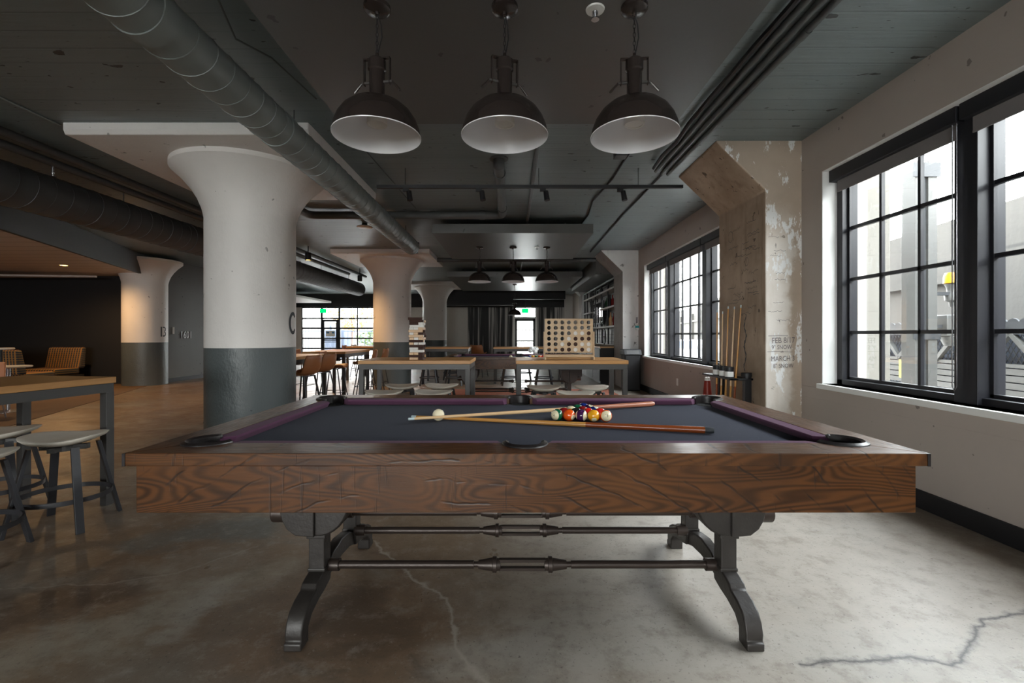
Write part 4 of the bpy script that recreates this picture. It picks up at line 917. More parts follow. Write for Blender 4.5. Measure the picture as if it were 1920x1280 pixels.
        m.done('feet', 'cast', tr, ang=28, bevel=.007, seg=3)
        for y0, y1 in ((.475, .545), (2*mid-.545, 2*mid-.475)):
            MB().box(cx-.033, cx+.033, y0, y1, .188, .36).box(cx-.040, cx+.040, y0-.008, y1+.004, .330, .346).box(cx-.037, cx+.037, y0-.004, y1, .19, .205).done('post', 'cast', tr, smooth=False, bevel=.004)
        # scalloped bracket under the bed
        br = [(cx-s*.012+.132*cos(R(a)), .500+.158*sin(R(a))) for a in range(180, 361, 12)]+[(cx-s*.012+.132, .575), (cx-s*.012-.132, .575)]
        MB().prism_y(br, .462, .56).prism_y(br, 2*mid-.56, 2*mid-.462).box(cx-.06, cx+.06, .55, 2*mid-.55, .40, .575).done('bracket', 'cast', tr, bevel=.008)
        plate = [(cx+s*a_, z_) for a_, z_ in ((.0, .575), (.215, .575), (.215, .462), (.196, .446), (.178, .452), (.163, .470), (.150, .474), (.141, .452), (.133, .415), (.112, .378), (.078, .352), (.0, .345))]
        for ya, yb in ((.448, .47), (2*mid-.47, 2*mid-.448)): MB().prism_y(plate, ya, yb).done('bracket_plate', 'cast', tr, ang=30, bevel=.004)
        for yy in (.53, 2*mid-.53): MB().tube([(cx+s*.09, yy, .418), (cx+s*.13, yy, .418), (cx+s*.131, yy, .418), (cx+s*.205, yy, .418)], [.052, .052, .040, .040], 20).done('drum', 'rod', tr, bevel=.004)
    for y, z in ((.533, .192), (2*mid-.533, .192), (mid, .352)):
        for s in (-1, 1):
            m = MB().tube([(s*a_, y, z) for a_ in (.866, .842, .8419, .79, .7899, .21, .2099, .15)], [.0165, .0165, .026, .026, .0165, .0165, .012, .012], 16)
            m.done('stretcher_rod', 'rod', t)
        k = MB()
        for s in (-1, 1):
            k.tube([(s*.19, y, z), (s*.13, y, z), (s*.128, y, z), (s*.112, y, z), (s*.11, y, z), (s*.095, y, z)], [.018, .027, .033, .033, .026, .024], 18)
        k.box(-.10, .10, y-.011, y+.011, z+.012, z+.024).box(-.10, .10, y-.011, y+.011, z-.024, z-.012)
        k.done('turnbuckle', 'rod', t)
    return t
TX, TY = .045, 1.435
tab = pool_table((TX, TY, 0), 'large rustic dark oak pool table with navy cloth under three big pendants')
tab2 = place(copy_tree(tab), (.13, 7.42, .0105), 0, 'second oak pool table seen beyond the two stool tables')

BR = .0286
def ballmat(name, c, stripe):
    m, nt, out = newmat(name); g = N(nt)
    sep = g.n('ShaderNodeSeparateXYZ'); g.set(sep.inputs[0], g.coord()); iv = (.83, .74, .50)
    if stripe:
        f = g.math('LESS_THAN', g.math('ABSOLUTE', sep.outputs['Z']), .0155); cc = g.mix(f, iv, c)
    else:
        f = g.math('GREATER_THAN', sep.outputs['Z'], .0255); cc = g.mix(f, c, iv)
    g.pbsdf(out, cc, .08, 0, None, **{'Coat Weight': .6, 'Coat Roughness': .03}); return m
COL = dict(yellow=(.85, .38, .012), blue=(.01, .03, .22), red=(.68, .015, .01), purple=(.055, .012, .07), orange=(.85, .10, .008), green=(.004, .115, .05), maroon=(.26, .012, .012), black=(.008, .008, .009))
BM = {}
def ball(loc, colr, stripe, num, look, label, group, r=BR):
    """look: direction the number (pole) faces"""
    k = (colr, stripe)
    if k not in BM: BM[k] = ballmat('ball_%s_%s' % (colr, 'stripe' if stripe else 'solid'), COL[colr], stripe)
    o = MB().sphere((0, 0, 0), r, 32, 18).done('billiard_ball', BM[k]); tag(o, label, 'billiard ball', group)
    o.location = loc; q = Vector(look).normalized().to_track_quat('Z', 'Y'); o.rotation_mode = 'QUATERNION'; o.rotation_quaternion = q
    if num:
        me = text_mesh(str(num), .017)
        for v in me.vertices: v.co.z = math.sqrt(max(0, (r+.0003)**2-v.co.x**2-v.co.y**2))
        me.materials.append(M['black']); c = bpy.data.objects.new('number', me); col.objects.link(c); c.parent = o
    return o
o = MB().sphere((0, 0, 0), BR, 32, 18).done('cue_ball', 'ivory', None, (-.352, 2.178, ZB+BR+.0004)); tag(o, 'plain ivory cue ball behind the crossing cue tips', 'billiard ball')
rackset = [  # row from the camera, place in row, colour, stripe, number, facing
    (0, 0, 'green', True, 14, (-.75, -.75, .05), 'green striped ball at the corner of the front row'),
    (0, 1, 'orange', False, 5, (.62, -.75, -.25), 'solid orange ball in the front row'),
    (0, 2, 'purple', True, 12, (.9, -.45, -.05), 'purple striped ball in the middle of the front row'),
    (0, 3, 'yellow', False, 1, (-.05, -.8, -.62), 'solid yellow ball in the front row'),
    (0, 4, 'orange', True, 13, (-.1, -.98, .15), 'orange striped ball showing its ivory cap at the front row end'),
    (1, 0, 'maroon', False, 7, (0, .3, .9), 'solid maroon ball behind the green striped ball'),
    (1, 1, 'black', False, 8, (.3, .8, .4), 'black ball behind the purple striped ball'),
    (1, 2, 'red', True, 11, (.55, -.6, -.5), 'red striped ball behind the solid yellow ball'),
    (1, 3, 'red', False, 3, (.2, .9, .2), 'solid red ball behind the orange striped ball'),
    (2, 0, 'yellow', True, 9, (-.1, .1, 1), 'yellow striped ball with ivory cap up, second row from the back'),
    (2, 1, 'maroon', True, 15, (.3, .8, .4), 'maroon striped ball at the heart of the triangle'),
    (2, 2, 'blue', True, 10, (.7, .1, .7), 'blue striped ball at the window side of the triangle'),
    (3, 0, 'green', False, 6, (.2, .8, .4), 'solid green ball near the back point of the triangle'),
    (3, 1, 'purple', False, 4, (.35, -.3, .85), 'solid purple ball showing its number near the back point'),
    (4, 0, 'blue', False, 2, (.3, .9, .3), 'solid blue ball at the back point of the triangle')]
rx, ry = .330, 2.165; ang = R(-6)
for r_, k, c, s, nmb, look, lab in rackset:
    u = (k-2+r_*.5)*.0576+.018*r_*.3; v = r_*.0540
    ball((rx+u*cos(ang)-v*sin(ang)+.0, ry+u*sin(ang)+v*cos(ang), ZB+BR+.0004), c, s, nmb, look, lab, 'racked balls on the near pool table')
def cue(p0, p1, shaft, butt, label, group, name='pool_cue', bumper=True, split=.60, r0=.0062, r1=.0145):
    p0, p1 = Vector(p0), Vector(p1); d = (p1-p0); L = d.length; q = d.to_track_quat('X', 'Z')
    t = thing(name, label, 'pool cue', p0, 0, group); t.rotation_mode = 'QUATERNION'; t.rotation_quaternion = q
    rr_ = lambda s: r0+(r1-r0)*s**1.15
    MB().tube([(L*s, 0, 0) for s in (.02, .25, .45, split)], [rr_(s) for s in (.02, .25, .45, split)], 16).done('shaft', shaft, t)
    b = MB().tube([(L*s, 0, 0) for s in (split, .7, .85, .975)], [rr_(s) for s in (split, .7, .85, .975)], 16)
    b.done('butt', butt, t)
    MB().tube([(0, 0, 0), (.002, 0, 0), (.02*L, 0, 0)], [r0*.6, r0*.98, r0*1.02], 14).done('tip', 'tip', t)
    MB().tube([(.975*L, 0, 0), (.99*L, 0, 0), (L, 0, 0)], [r1*.99, r1*.97, r1*.75], 16).done('bumper', 'rubber' if bumper else butt, t)
    return t
cue((-.476, 2.085, ZB+.0265), (.815, 2.62, ZB+.0165), 'cuelight', 'cuepink', 'pale maple cue with pinkish butt lying over the other cue', 'cues on the near pool table', bumper=False, split=.66)
c2 = cue((-.500, 2.262, ZB+.0068), (.836, 1.885, ZB+.0158), 'cuemid', 'cuebutt', 'amber cue with glossy red brown butt lying on the navy cloth', 'cues on the near pool table', split=.62)
# second table: cue, balls and a crumpled paper
cue((-.30, 7.64, ZB+.021), (1.05, 7.665, ZB+.030), 'cuelight', 'cuemid', 'pale cue lying on the second pool table', None)
cs = ['blue', 'yellow', 'green', 'orange', 'red', 'purple', 'maroon', 'black', 'yellow', 'green', 'orange', 'blue', 'red', 'purple', 'maroon']
i = 0
for r_ in range(5):
    for k in range(5-r_):
        ball((.30+(k+r_*.5)*.0576, 7.76+r_*.051, ZB+BR+.012), cs[i], i > 7, None, (.3, -.3, .9), 'coloured ball in the small rack on the second pool table', 'racked balls on the far pool table'); i += 1
o = MB().sphere((0, 0, 0), BR, 20, 12).done('cue_ball', 'ivory', None, (-.02, 7.78, ZB+BR+.012)); tag(o, 'ivory cue ball on the second pool table', 'billiard ball')
m = MB(); rr = random.Random(5)
for k in range(9): m.sphere((rr.uniform(-.07, .07), rr.uniform(-.04, .04), .03+rr.uniform(0, .05)), rr.uniform(.03, .05), 8, 5)
tag(m.done('crumpled_cloth', 'paper', None, (.42, 8.72, ZR+.034), smooth=False), 'crumpled white cloth on the far rail of the second pool table', 'cloth')

# ------------------------------------------------------------------ high tables and saddle stools
def high_table(L, Wd, H, label, top='bench', group='oak topped high tables'):
    """length along x, width along y, origin at the middle of the floor footprint"""
    t = thing('high_table', label, 'high table', (0, 0, 0), 0, group); a, b = L/2, Wd/2
    MB().box(-a, a, -b, b, H-.042, H).done('table_top', 'bench', t, smooth=False, bevel=.003)
    f = MB()
    for s in (-1, 1): f.box(-a+.01, a-.01, s*(b-.035)-.025, s*(b-.035)+.025, H-.105, H-.044); f.box(s*(a-.035)-.025, s*(a-.035)+.025, -b+.06, b-.06, H-.105, H-.044)
    f.done('frame', 'steelgrey', t, smooth=False)
    for sx_ in (-1, 1):
        for sy_ in (-1, 1): MB().box(sx_*(a-.035)-.027, sx_*(a-.035)+.027, sy_*(b-.035)-.027, sy_*(b-.035)+.027, 0, H-.105).done('leg', 'steelgrey', t, smooth=False, bevel=.002)
    return t
def stool():
    t = thing('saddle_stool', 's', 'stool', (0, 0, 0)); H = .555
    A, Bq = .210, .165; rows = []; n = 44; m = MB()
    def topz(x, y): return H+.030*(x/A)**2-.012*(1-(y/Bq)**2)-.010*max(0, -y/Bq)*(1-(x/A)**2)
    rad = [0, .3, .6, .82, .94, 1.0]
    vt = []
    c0 = m.bm.verts.new((0, 0, topz(0, 0)))
    for q in rad[1:]:
        ring = []
        for i in range(n):
            a = 2*pi*i/n; e = .80; cx, cy = math.copysign(abs(cos(a))**e, cos(a)), math.copysign(abs(sin(a))**e, sin(a))
            x, y = A*q*cx, Bq*q*cy; ring.append(m.bm.verts.new((x, y, topz(x, y)-(.006 if q == 1 else 0))))
        vt.append(ring)
    for q, dz in ((.99, -.022), (.90, -.036), (.62, -.050), (.0, -.054)):
        if q == 0: cb = m.bm.verts.new((0, 0, H-.052)); break
        ring = []
        for i in range(n):
            a = 2*pi*i/n; e = .80; cx, cy = math.copysign(abs(cos(a))**e, cos(a)), math.copysign(abs(sin(a))**e, sin(a))
            x, y = A*q*cx, Bq*q*cy; ring.append(m.bm.verts.new((x, y, H+.030*(x/A)**2+dz)))
        vt.append(ring)
    for i in range(n): m.bm.faces.new((c0, vt[0][i], vt[0][(i+1) % n])); m.bm.faces.new((cb, vt[-1][(i+1) % n], vt[-1][i]))
    for a, b in zip(vt[:-1], vt[1:]):
        for i in range(n): m.bm.faces.new((a[i], b[i], b[(i+1) % n], a[(i+1) % n]))
    m.done('seat', 'stone', t, ang=50)
    MB().box(-.125, .125, -.02, .02, H-.085, H-.055).box(-.02, .02, -.115, .115, H-.085, H-.055).cyl((0, 0, H-.09), (0, 0, H-.05), .06, n=20).done('seat_frame', 'steelgrey', t, smooth=False)
    for sx_ in (-1, 1):
        for sy_ in (-1, 1):
            p0, p1 = (sx_*.118, sy_*.105, H-.058), (sx_*.195, sy_*.185, 0.0)
            MB().bar(p0, p1, .020, .040, up=(sx_*1, -sy_*1, 0)).done('leg', 'steel', t, smooth=False, bevel=.002)
    z = .185; c = []
    for i in range(40): a = 2*pi*i/40; c.append((.222*cos(a), .208*sin(a), z))
    m = MB(); ro = []
    for i in range(41):
        a = 2*pi*i/40; ro.append((a,))
    rows = [[((.222+dx)*cos(a), (.208+dx)*sin(a), z+dz) for (a,) in ro] for dx, dz in ((0, -.014), (.008, -.014), (.008, .014), (0, .014), (0, -.014))]
    m.grid(rows); bmesh.ops.remove_doubles(m.bm, verts=m.bm.verts, dist=1e-5); m.done('footrest', 'steel', t)
    return t
st0 = stool(); first = [True]
def put_stool(x, y, rz, label, group):
    o = st0 if first[0] else copy_tree(st0); first[0] = False
    return place(o, (x, y, 0), rz, label, group)
HT = .89
# near table at the edge of the frame
ta = high_table(1.75, .78, HT, 'oak high table cut by the frame edge, facing the lounge')
place(ta, (-3.315, 2.41, 0), R(90-9))
gN = 'saddle stools at the lounge side table'
put_stool(-2.80, 2.85, R(12), 'whitewashed saddle stool fully in view beside the lounge side table', gN)
put_stool(-3.40, 3.0, R(20), 'saddle stool cut by the frame, on the lounge side of its table', gN)
put_stool(-2.86, 2.36, R(25), 'saddle stool closest to the camera at the frame edge', gN)
# two tables behind the pool table
place(high_table(1.30, .78, HT, 'oak high table carrying the block tower'), (-1.130, 5.64, 0), 0)
place(high_table(1.30, .78, HT, 'oak high table carrying the four-in-a-row game'), (.695, 5.64, 0), 0)
gA = 'saddle stools at the block tower table'; gB = 'saddle stools at the four-in-a-row table'
put_stool(-1.42, 5.07, R(5), 'whitewashed saddle stool in front of the tower table, by the round column', gA)
put_stool(-.87, 5.07, R(-8), 'whitewashed saddle stool in front of the tower table, pulled towards the middle', gA)
put_stool(-1.38, 5.72, R(8), 'saddle stool behind, partly hidden, on the column side of the tower table', gA)
put_stool(-.885, 5.75, R(-5), 'saddle stool on the far side of the tower table, at its open end', gA)
put_stool(.385, 5.55, R(3), 'saddle stool under the four-in-a-row game, at its board end', gB)
put_stool(.695, 4.98, R(-3), 'whitewashed saddle stool centred in front of the four-in-a-row table', gB)
put_stool(.965, 5.55, R(5), 'saddle stool under the window end of the four-in-a-row table', gB)
# back tables
place(high_table(1.15, .78, HT, 'dim oak high table behind the block tower, by the far column'), (-1.62, 11.4, 0), 0)
place(high_table(1.70, .78, HT, 'dim oak high table beyond the second pool table'), (.40, 11.4, 0), 0)
gC = 'stools at the dim back tables'
for x, y, a, lab in ((-1.95, 10.75, 3, 'dim saddle stool at the column end of the back table'), (-1.35, 10.75, -4, 'dim saddle stool at the middle end of the back table'), (-.05, 10.8, 5, 'dim saddle stool behind the second pool table, by the leg'), (.75, 10.75, 0, 'dim saddle stool behind the second pool table, windows side'), (-1.6, 12.1, 0, 'dim saddle stool on the far side of the column end table'), (.3, 12.1, 0, 'dim saddle stool on the far side of the middle back table')):
    put_stool(x, y, R(a), lab, gC)

# ------------------------------------------------------------------ leather bucket bar chairs at the long tables
def bucket_chair(mat='tan'):
    t = thing('bar_chair', 'c', 'bar chair', (0, 0, 0)); m = MB()      # faces -y; back at +y
    rows = []
    prof = [(-.20, .640), (-.17, .655), (-.05, .640), (.08, .635), (.15, .66), (.185, .72), (.205, .80), (.215, .875), (.217, .90)]
    for q, (y, z) in enumerate(prof):
        row = []; wv = [.18, .20, .21, .21, .21, .21, .205, .19, .165][q]
        for k in range(11):
            u = -1+2*k/10; lift = (.05 if q < 4 else .02)*abs(u)**3; fwd = (-.055 if q >= 4 else 0)*abs(u)**2.5
            row.append((u*wv, y+fwd, z+lift))
        rows.append(row)
    m.grid(rows); o = m.done('seat_shell', mat, t, ang=80)
    s = o.modifiers.new('padding', 'SOLIDIFY'); s.thickness = .022; s.offset = 0; b = o.modifiers.new('round', 'SUBSURF'); b.levels = 1; b.render_levels = 1
    for sx_ in (-1, 1):
        for sy_ in (-1, 1): MB().tube([(sx_*.13, sy_*.10, .63), (sx_*.21, sy_*.20, 0)], .009, 8).done('leg', 'steel', t)
    z = .24; f = .12+.0; k = .135+(.21-.13)*(.63-z)/.63; l = .10+(.20-.10)*(.63-z)/.63; k = .13+(.08)*(.63-z)/.63
    MB().tube([(-k, -l, z), (k, -l, z), (k, l, z), (-k, l, z)], .007, 8, closed=True).done('footrest', 'steel', t); MB().tube([(-.13, -.10, .625), (.13, -.10, .625), (.13, .10, .625), (-.13, .10, .625)], .008, 8, closed=True).done('seat_ring', 'steel', t)
    return t
ch0 = bucket_chair(); fc = [True]
def put_chair(x, y, rz, label, group='tan leather bar chairs'):
    o = ch0 if fc[0] else copy_tree(ch0); fc[0] = False
    return place(o, (x, y, 0), R(rz), label, group)
place(high_table(1.30, .76, HT, 'long oak high table half hidden by the big column'), (-3.28, 6.50, 0), R(90))
place(high_table(1.40, .76, HT, 'long oak high table between the two white columns'), (-3.32, 8.72, 0), R(90))
place(high_table(1.50, .76, HT, 'far oak high table near the glazing'), (-3.95, 12.6, 0), R(90))
put_chair(-2.86, 6.22, -98, 'tan leather bar chair with its back to us, touching the big column outline'); put_chair(-2.90, 6.86, -96, 'tan leather bar chair at the table end, second from the big column')
put_chair(-2.98, 7.60, 95, 'tan bar chair side on at the near end of the middle table'); put_chair(-3.98, 8.65, 82, 'bar chair on the glazing side of the middle table')
put_chair(-2.72, 9.20, -88, 'tan bar chair beside the mid column outline'); put_chair(-2.74, 8.5, -80, 'bar chair pushed in at the middle table')
put_chair(-3.92, 6.3, 85, 'bar chair on the hidden side of the column table'); put_chair(-4.35, 12.3, 95, 'brown chair back rising over the middle table, glazing side'); put_chair(-3.5, 12.4, -85, 'brown chair back beside the mid column, further off')
put_chair(-4.35, 13.0, 88, 'small far chair back in front of the storefront'); put_chair(-3.52, 13.05, -92, 'small far chair by the storefront, mid column side')
put_chair(-.95, 12.9, 160, 'dark bar chair in front of the forest mural')

# ------------------------------------------------------------------ block tower
g = 'giant tower blocks'; BX, BY, LZ = -1.134, 5.46, .0296; rr = random.Random(11)
lay = [('L', 'd'), ('L', 'd'), ('E', 'ddw'), ('L', 'w'), ('E', 'wwn'), ('L', 'n'), ('E', 'wnd'), ('L', 'n'), ('E', 'nwn'), ('L', 'd'), ('E', 'nww'), ('L', 'd'), ('E', 'wwd'), ('L', 'w'), ('E', 'nnd'), ('L', 'd'), ('E', 'nnd')]
nm = {'d': 'dark', 'w': 'white', 'n': 'natural'}; ords = ['top', 'second', 'third', 'fourth', 'fifth', 'sixth', 'seventh', 'eighth', 'ninth', 'tenth', 'eleventh', 'twelfth', 'thirteenth', 'fourteenth', 'fifteenth', 'sixteenth', 'bottom']
proto = {}
def block(c):
    if c not in proto:
        proto[c] = MB().box(-.0815, .0815, -.0265, .0265, 0, LZ-.0004).done('tower_block', {'d': 'blk_d', 'w': 'blk_w', 'n': 'blk_n'}[c], smooth=False, bevel=.0025); return proto[c]
    o = proto[c].copy(); col.objects.link(o); return o
for i, (typ, cs_) in enumerate(lay):
    z = HT+(len(lay)-1-i)*LZ; typ = 'L' if i in (0, 1) else typ
    for k in range(3):
        c = cs_[k] if len(cs_) == 3 else (cs_ if k == 0 else rr.choice('dwn'))
        if i == 0 and k == 2: continue
        o = block(c); off = (k-1)*.0545
        where = {'E': ['column side', 'middle', 'window side'], 'L': ['front', 'middle', 'rear']}[typ][k]
        lab = '%s wooden block, %s of the %s layer of the tower' % (nm[c], where, ords[i]+('' if i in (0, 16) else ' from top'))
        if typ == 'E': place(o, (BX+off+rr.uniform(-.003, .003), BY+rr.uniform(-.007, .007), z), R(90+rr.uniform(-1.5, 1.5)))
        else: place(o, (BX+rr.uniform(-.010, .010)+(-.014 if i == 0 else 0), BY+off+rr.uniform(-.002, .002), z), R(rr.uniform(-1.5, 1.5)))
        tag(o, lab, 'wooden block', g)

# ------------------------------------------------------------------ four-in-a-row board
GX, GY = .686, 5.50; CW, CH, HR = .0795, .0655, .0245; Z0 = HT+.082
t = thing('connect_board', 'wooden four-in-a-row game board standing on the oak table', 'board game', (GX, GY, HT))
def holed_panel(y0, y1):
    m = MB(); n = 24; L = MB
    for r_ in range(6):
        for c_ in range(7):
            cx, cz = (c_-3)*CW, Z0-HT+.036+r_*CH
            x0, x1 = cx-CW/2-(.011 if c_ == 0 else 0), cx+CW/2+(.011 if c_ == 6 else 0); z0, z1 = cz-CH/2, cz+CH/2+(.012 if r_ == 5 else 0)
            ci, ou = [], []
            for i in range(n):
                a = 2*pi*i/n+pi/4*0; dx, dz = cos(a), sin(a); ci.append((cx+HR*dx, cz+HR*dz))
                s = min(((x1 if dx > 0 else x0)-cx)/dx if abs(dx) > 1e-6 else 1e9, ((z1 if dz > 0 else z0)-cz)/dz if abs(dz) > 1e-6 else 1e9); ou.append((cx+dx*s, cz+dz*s))
            corners = [(x1, z1), (x0, z1), (x0, z0), (x1, z0)]
            for y, sgn in ((y0, 1), (y1, -1)):
                vc = [m.bm.verts.new((a, y, b)) for a, b in ci]; vo = [m.bm.verts.new((a, y, b)) for a, b in ou]
                for i in range(n):
                    j = (i+1) % n; f = [vc[i], vo[i], vo[j], vc[j]]
                    a0, a1 = math.atan2(ou[i][1]-cz, ou[i][0]-cx) % (2*pi), math.atan2(ou[j][1]-cz, ou[j][0]-cx) % (2*pi)
                    if a1 < a0: a1 += 2*pi
                    for q in corners:
                        aq = math.atan2(q[1]-cz, q[0]-cx) % (2*pi)
                        if a0+1e-4 < aq < a1-1e-4: f = [vc[i], vo[i], m.bm.verts.new((q[0], y, q[1])), vo[j], vc[j]]
                    m.bm.faces.new(f if sgn > 0 else f[::-1])
                if y == y0: v0 = vc
                else:
                    for i in range(n): m.bm.faces.new((v0[i], v0[(i+1) % n], vc[(i+1) % n], vc[i]))
    bmesh.ops.remove_doubles(m.bm, verts=m.bm.verts, dist=1e-5)
    return m
for y0, y1 in ((-.022, -.012), (.012, .022)):
    o = holed_panel(y0, y1).done('holed_panel', 'ash', t, smooth=False)
m = MB(); zt = Z0-HT
for i in range(8): m.box((i-3.5)*CW-.003, (i-3.5)*CW+.003, -.012, .012, zt, zt+6*CH+.01)
m.box(-3.5*CW-.011, 3.5*CW+.011, -.022, .022, zt+6*CH+.0155-.004, zt+6*CH+.0155) if False else None
m.done('divider', 'ash', t, smooth=False)
for s in (-1, 1):
    MB().box(s*(3.5*CW+.011), s*(3.5*CW+.027), -.035, .035, 0, .335).box(s*(3.5*CW+.002), s*(3.5*CW+.02), -.10, .10, 0, .03).done('side_post', 'ash', t, smooth=False, bevel=.003)
MB().box(-3.5*CW-.011, 3.5*CW+.011, -.055, .055, .030, .058).done('base_bar', 'ash', t, smooth=False, bevel=.003)
MB().box(-3.5*CW, 3.5*CW, -.02, .02, .0795, .083).done('release_bar', 'ash', t, smooth=False)
discs = {2: 'dw', 3: 'ddw', 4: 'wddw', 5: 'dwdw', 6: 'wwdd'}; pr = {}
cn = ['first', 'second', 'third', 'fourth', 'fifth', 'sixth', 'seventh']; rn = ['bottom', 'second', 'third', 'fourth']
for c_, s in discs.items():
    for r_, k in enumerate(s):
        lab = '%s game disc, %s row up, %s column of the board' % ({'d': 'dark brown', 'w': 'white'}[k], rn[r_], cn[c_])
        if k in pr: o = pr[k].copy(); col.objects.link(o)
        else: o = pr[k] = MB().lathe([(0, -.0085), (.026, -.0085), (.0290, -.006), (.0290, .006), (.026, .0085), (0, .0085)], n=28).xf(Matrix.Rotation(pi/2, 4, 'X')).done('game_disc', {'d': 'blk_d', 'w': 'blk_w'}[k])
        o.location = (GX+(c_-3)*CW, GY, HT+zt+.036+r_*CH); tag(o, lab, 'game disc', 'discs in the four-in-a-row board')

# ------------------------------------------------------------------ cue rack on the raw pilaster
t = thing('cue_rack', 'black cue stand with a shelf against the raw concrete pilaster', 'cue rack', (2.33, 4.95, 0))
MB().box(-.13, -.045, -.36, .32, .725, .745).box(.075, .105, -.36, .32, .725, .745).box(-.13, .105, -.36, -.33, .725, .745).box(-.13, .105, .30, .32, .725, .745).done('shelf', 'black', t, smooth=False, bevel=.004)
for y in (-.31, .27): MB().box(.03, .10, y-.025, y+.025, 0, .80).done('post', 'black', t, smooth=False, bevel=.003)
MB().box(-.12, .11, -.36, .32, .0, .05).done('foot', 'black', t, smooth=False, bevel=.004); MB().cyl((.05, -.33, .80), (.05, -.33, .765), .05).cyl((.05, -.33, .80), (.05, -.33, .745), .035).done('clamp', 'black', t)
g = 'cues in the stand by the pilaster'
for i, (x0, y0, x1, y1, z1, a, b, lab) in enumerate([(2.32, 5.17, 2.345, 5.20, 1.47, 'cuemid', 'cuebutt', 'cue in the stand furthest from the handwriting, dark butt'), (2.325, 5.08, 2.37, 5.12, 1.45, 'cuelight', 'cuemid', 'pale cue leaning beside the window edge in the stand'),
        (2.325, 4.985, 2.385, 5.02, 1.50, 'cuemid', 'cuemid', 'upright amber cue in the middle of the stand'), (2.33, 4.905, 2.40, 4.91, 1.49, 'cuelight', 'cuemid', 'leaning amber cue in the stand beside the upright one'), (2.33, 4.835, 2.415, 4.80, 1.50, 'cuemid', 'cuebutt', 'amber cue in the stand closest to the white chalk tubs')]):
    c = cue((x1, y1, z1), (x0, y0, .065), a, b, lab, g)
for i, (y, lab) in enumerate([(4.98, 'black topped tub with tilted white label on the cue stand'), (4.83, 'black topped tub with white label in the middle of the cue stand'), (4.70, 'black topped tub with white label at the near end of the cue stand')]):
    t2 = thing('chalk_tub', lab, 'tub', (2.243, y, .746), R(0), 'tubs on the cue stand')
    MB().lathe([(0, 0), (.042, 0), (.042, .09), (0, .09)], n=24).done('body', 'black', t2); MB().lathe([(.0428, .008), (.0428, .062)], n=24).done('label', 'paper', t2); MB().lathe([(0, .09), (.044, .09), (.044, .11), (0, .11)], n=24).done('lid', 'black', t2)
t2 = thing('red_cone', 'dark red tapered cone with pale tip behind the cue stand', 'cone', (2.42, 5.64, 0))
MB().lathe([(0, .0), (.12, 0), (.12, .02), (.095, .02), (.035, .62), (0, .62)], n=24).done('cone_body', 'red', t2); MB().lathe([(0, .62), (.034, .62), (.028, .66), (0, .665)], n=20).done('tip', 'plasticwhite', t2)
MB().tube([(0, 0, .66), (.02, 0, .70), (.05, 0, .71), (.06, 0, .68)], .006, 8).done('hook', 'chrome', t2)
t2 = thing('power_outlet', 'white power outlet low on the wall under the far window', 'outlet', (XW-.001, 7.70, .39))
MB().box(-.006, .001, -.036, .036, -.06, .06).done('plate', 'plasticwhite', t2, smooth=False, bevel=.002); MB().box(-.008, -.005, -.017, .017, .012, .04).box(-.008, -.005, -.017, .017, -.04, -.012).done('socket', 'paper', t2, smooth=False)
t2 = thing('trash_can', 'tall black swing top trash can by the white pilaster', 'trash can', (2.55, 9.78, 0))
MB().prism_z([(-.17, -.17), (.17, -.17), (.17, .17), (-.17, .17)], 0, .78).done('bin_body', 'black', t2, smooth=False, bevel=.03)
MB().hexa([(-.19, -.19, .76), (.19, -.19, .76), (.19, .19, .76), (-.19, .19, .76), (-.19, -.14, .88), (.19, -.14, .88), (.19, .17, .88), (-.19, .17, .88)]).done('lid', 'black', t2, smooth=False, bevel=.015)
MB().hexa([(-.14, -.192, .775), (.14, -.192, .775), (.14, -.165, .775), (-.14, -.165, .775), (-.13, -.152, .86), (.13, -.152, .86), (.13, -.13, .86), (-.13, -.13, .86)]).done('flap', 'steelgrey', t2, smooth=False, bevel=.003)
t2 = thing('hand_sanitizer', 'small clear and teal bottle hanging on the white pilaster', 'dispenser', (2.765, 10.05, 1.28))
MB().lathe([(0, 0), (.03, .01), (.045, .06), (.04, .12), (.015, .15), (.015, .17), (0, .17)], n=18).done('bottle', 'plasticwhite', t2); MB().lathe([(.0455, .06), (.042, .11)], n=18).done('label', simple('teal_label', (.03, .35, .38), .4), t2); MB().tube([(0, 0, .17), (0, .015, .22), (0, .028, .28)], .005, 8).done('hook', 'chrome', t2); MB().box(-.02, .02, .028, .035, .1, .3).done('back_plate', 'chrome', t2, smooth=False)

# ------------------------------------------------------------------ rug, bar wall
struct(MB().box(-1.75, 2.1, 6.4, 9.95, 0, .010).done('rug_base', 'rug', smooth=False)) if False else tag(MB().box(-1.75, 2.1, 6.5, 9.9, 0.0005, .010).done('area_rug', 'rug', smooth=False), 'brick red rug under the second pool table', 'rug')
tag(MB().box(XW-.02, XW-.001, 11.0, 15.95, .90, 2.62).done('tiled_panel', 'tile', smooth=False), 'white glazed brick panel behind the bar shelves', 'tiles', None, 'structure')
t = thing('wall_shelf_unit', 'black pipe shelving with pale boards on the bar wall', 'shelf', (2.63, 13.5, 0))
for z, y0, y1 in ((2.36, -2.4, 2.4), (1.90, 1.0, 2.4), (1.90, -2.4, -.55), (1.40, -2.4, 2.4)): MB().box(-.14, .14, y0, y1, z-.022, z+.022).done('shelf_board', 'wallpale', t, smooth=False)
for y in (-2.3, -1.5, -.6, .3, 1.05, 1.8, 2.3):
    MB().cyl((.10, y, .93), (.10, y, 2.64), .024, n=10).cyl((-.10, y, 1.38), (-.10, y, 2.64), .018, n=8).done('upright', 'black', t)
MB().cyl((.1, -2.4, 2.60), (.1, 2.4, 2.60), .02, n=8).cyl((-.1, -2.4, 2.60), (-.1, 2.4, 2.60), .03, n=8).done('top_rail', 'duct', t)
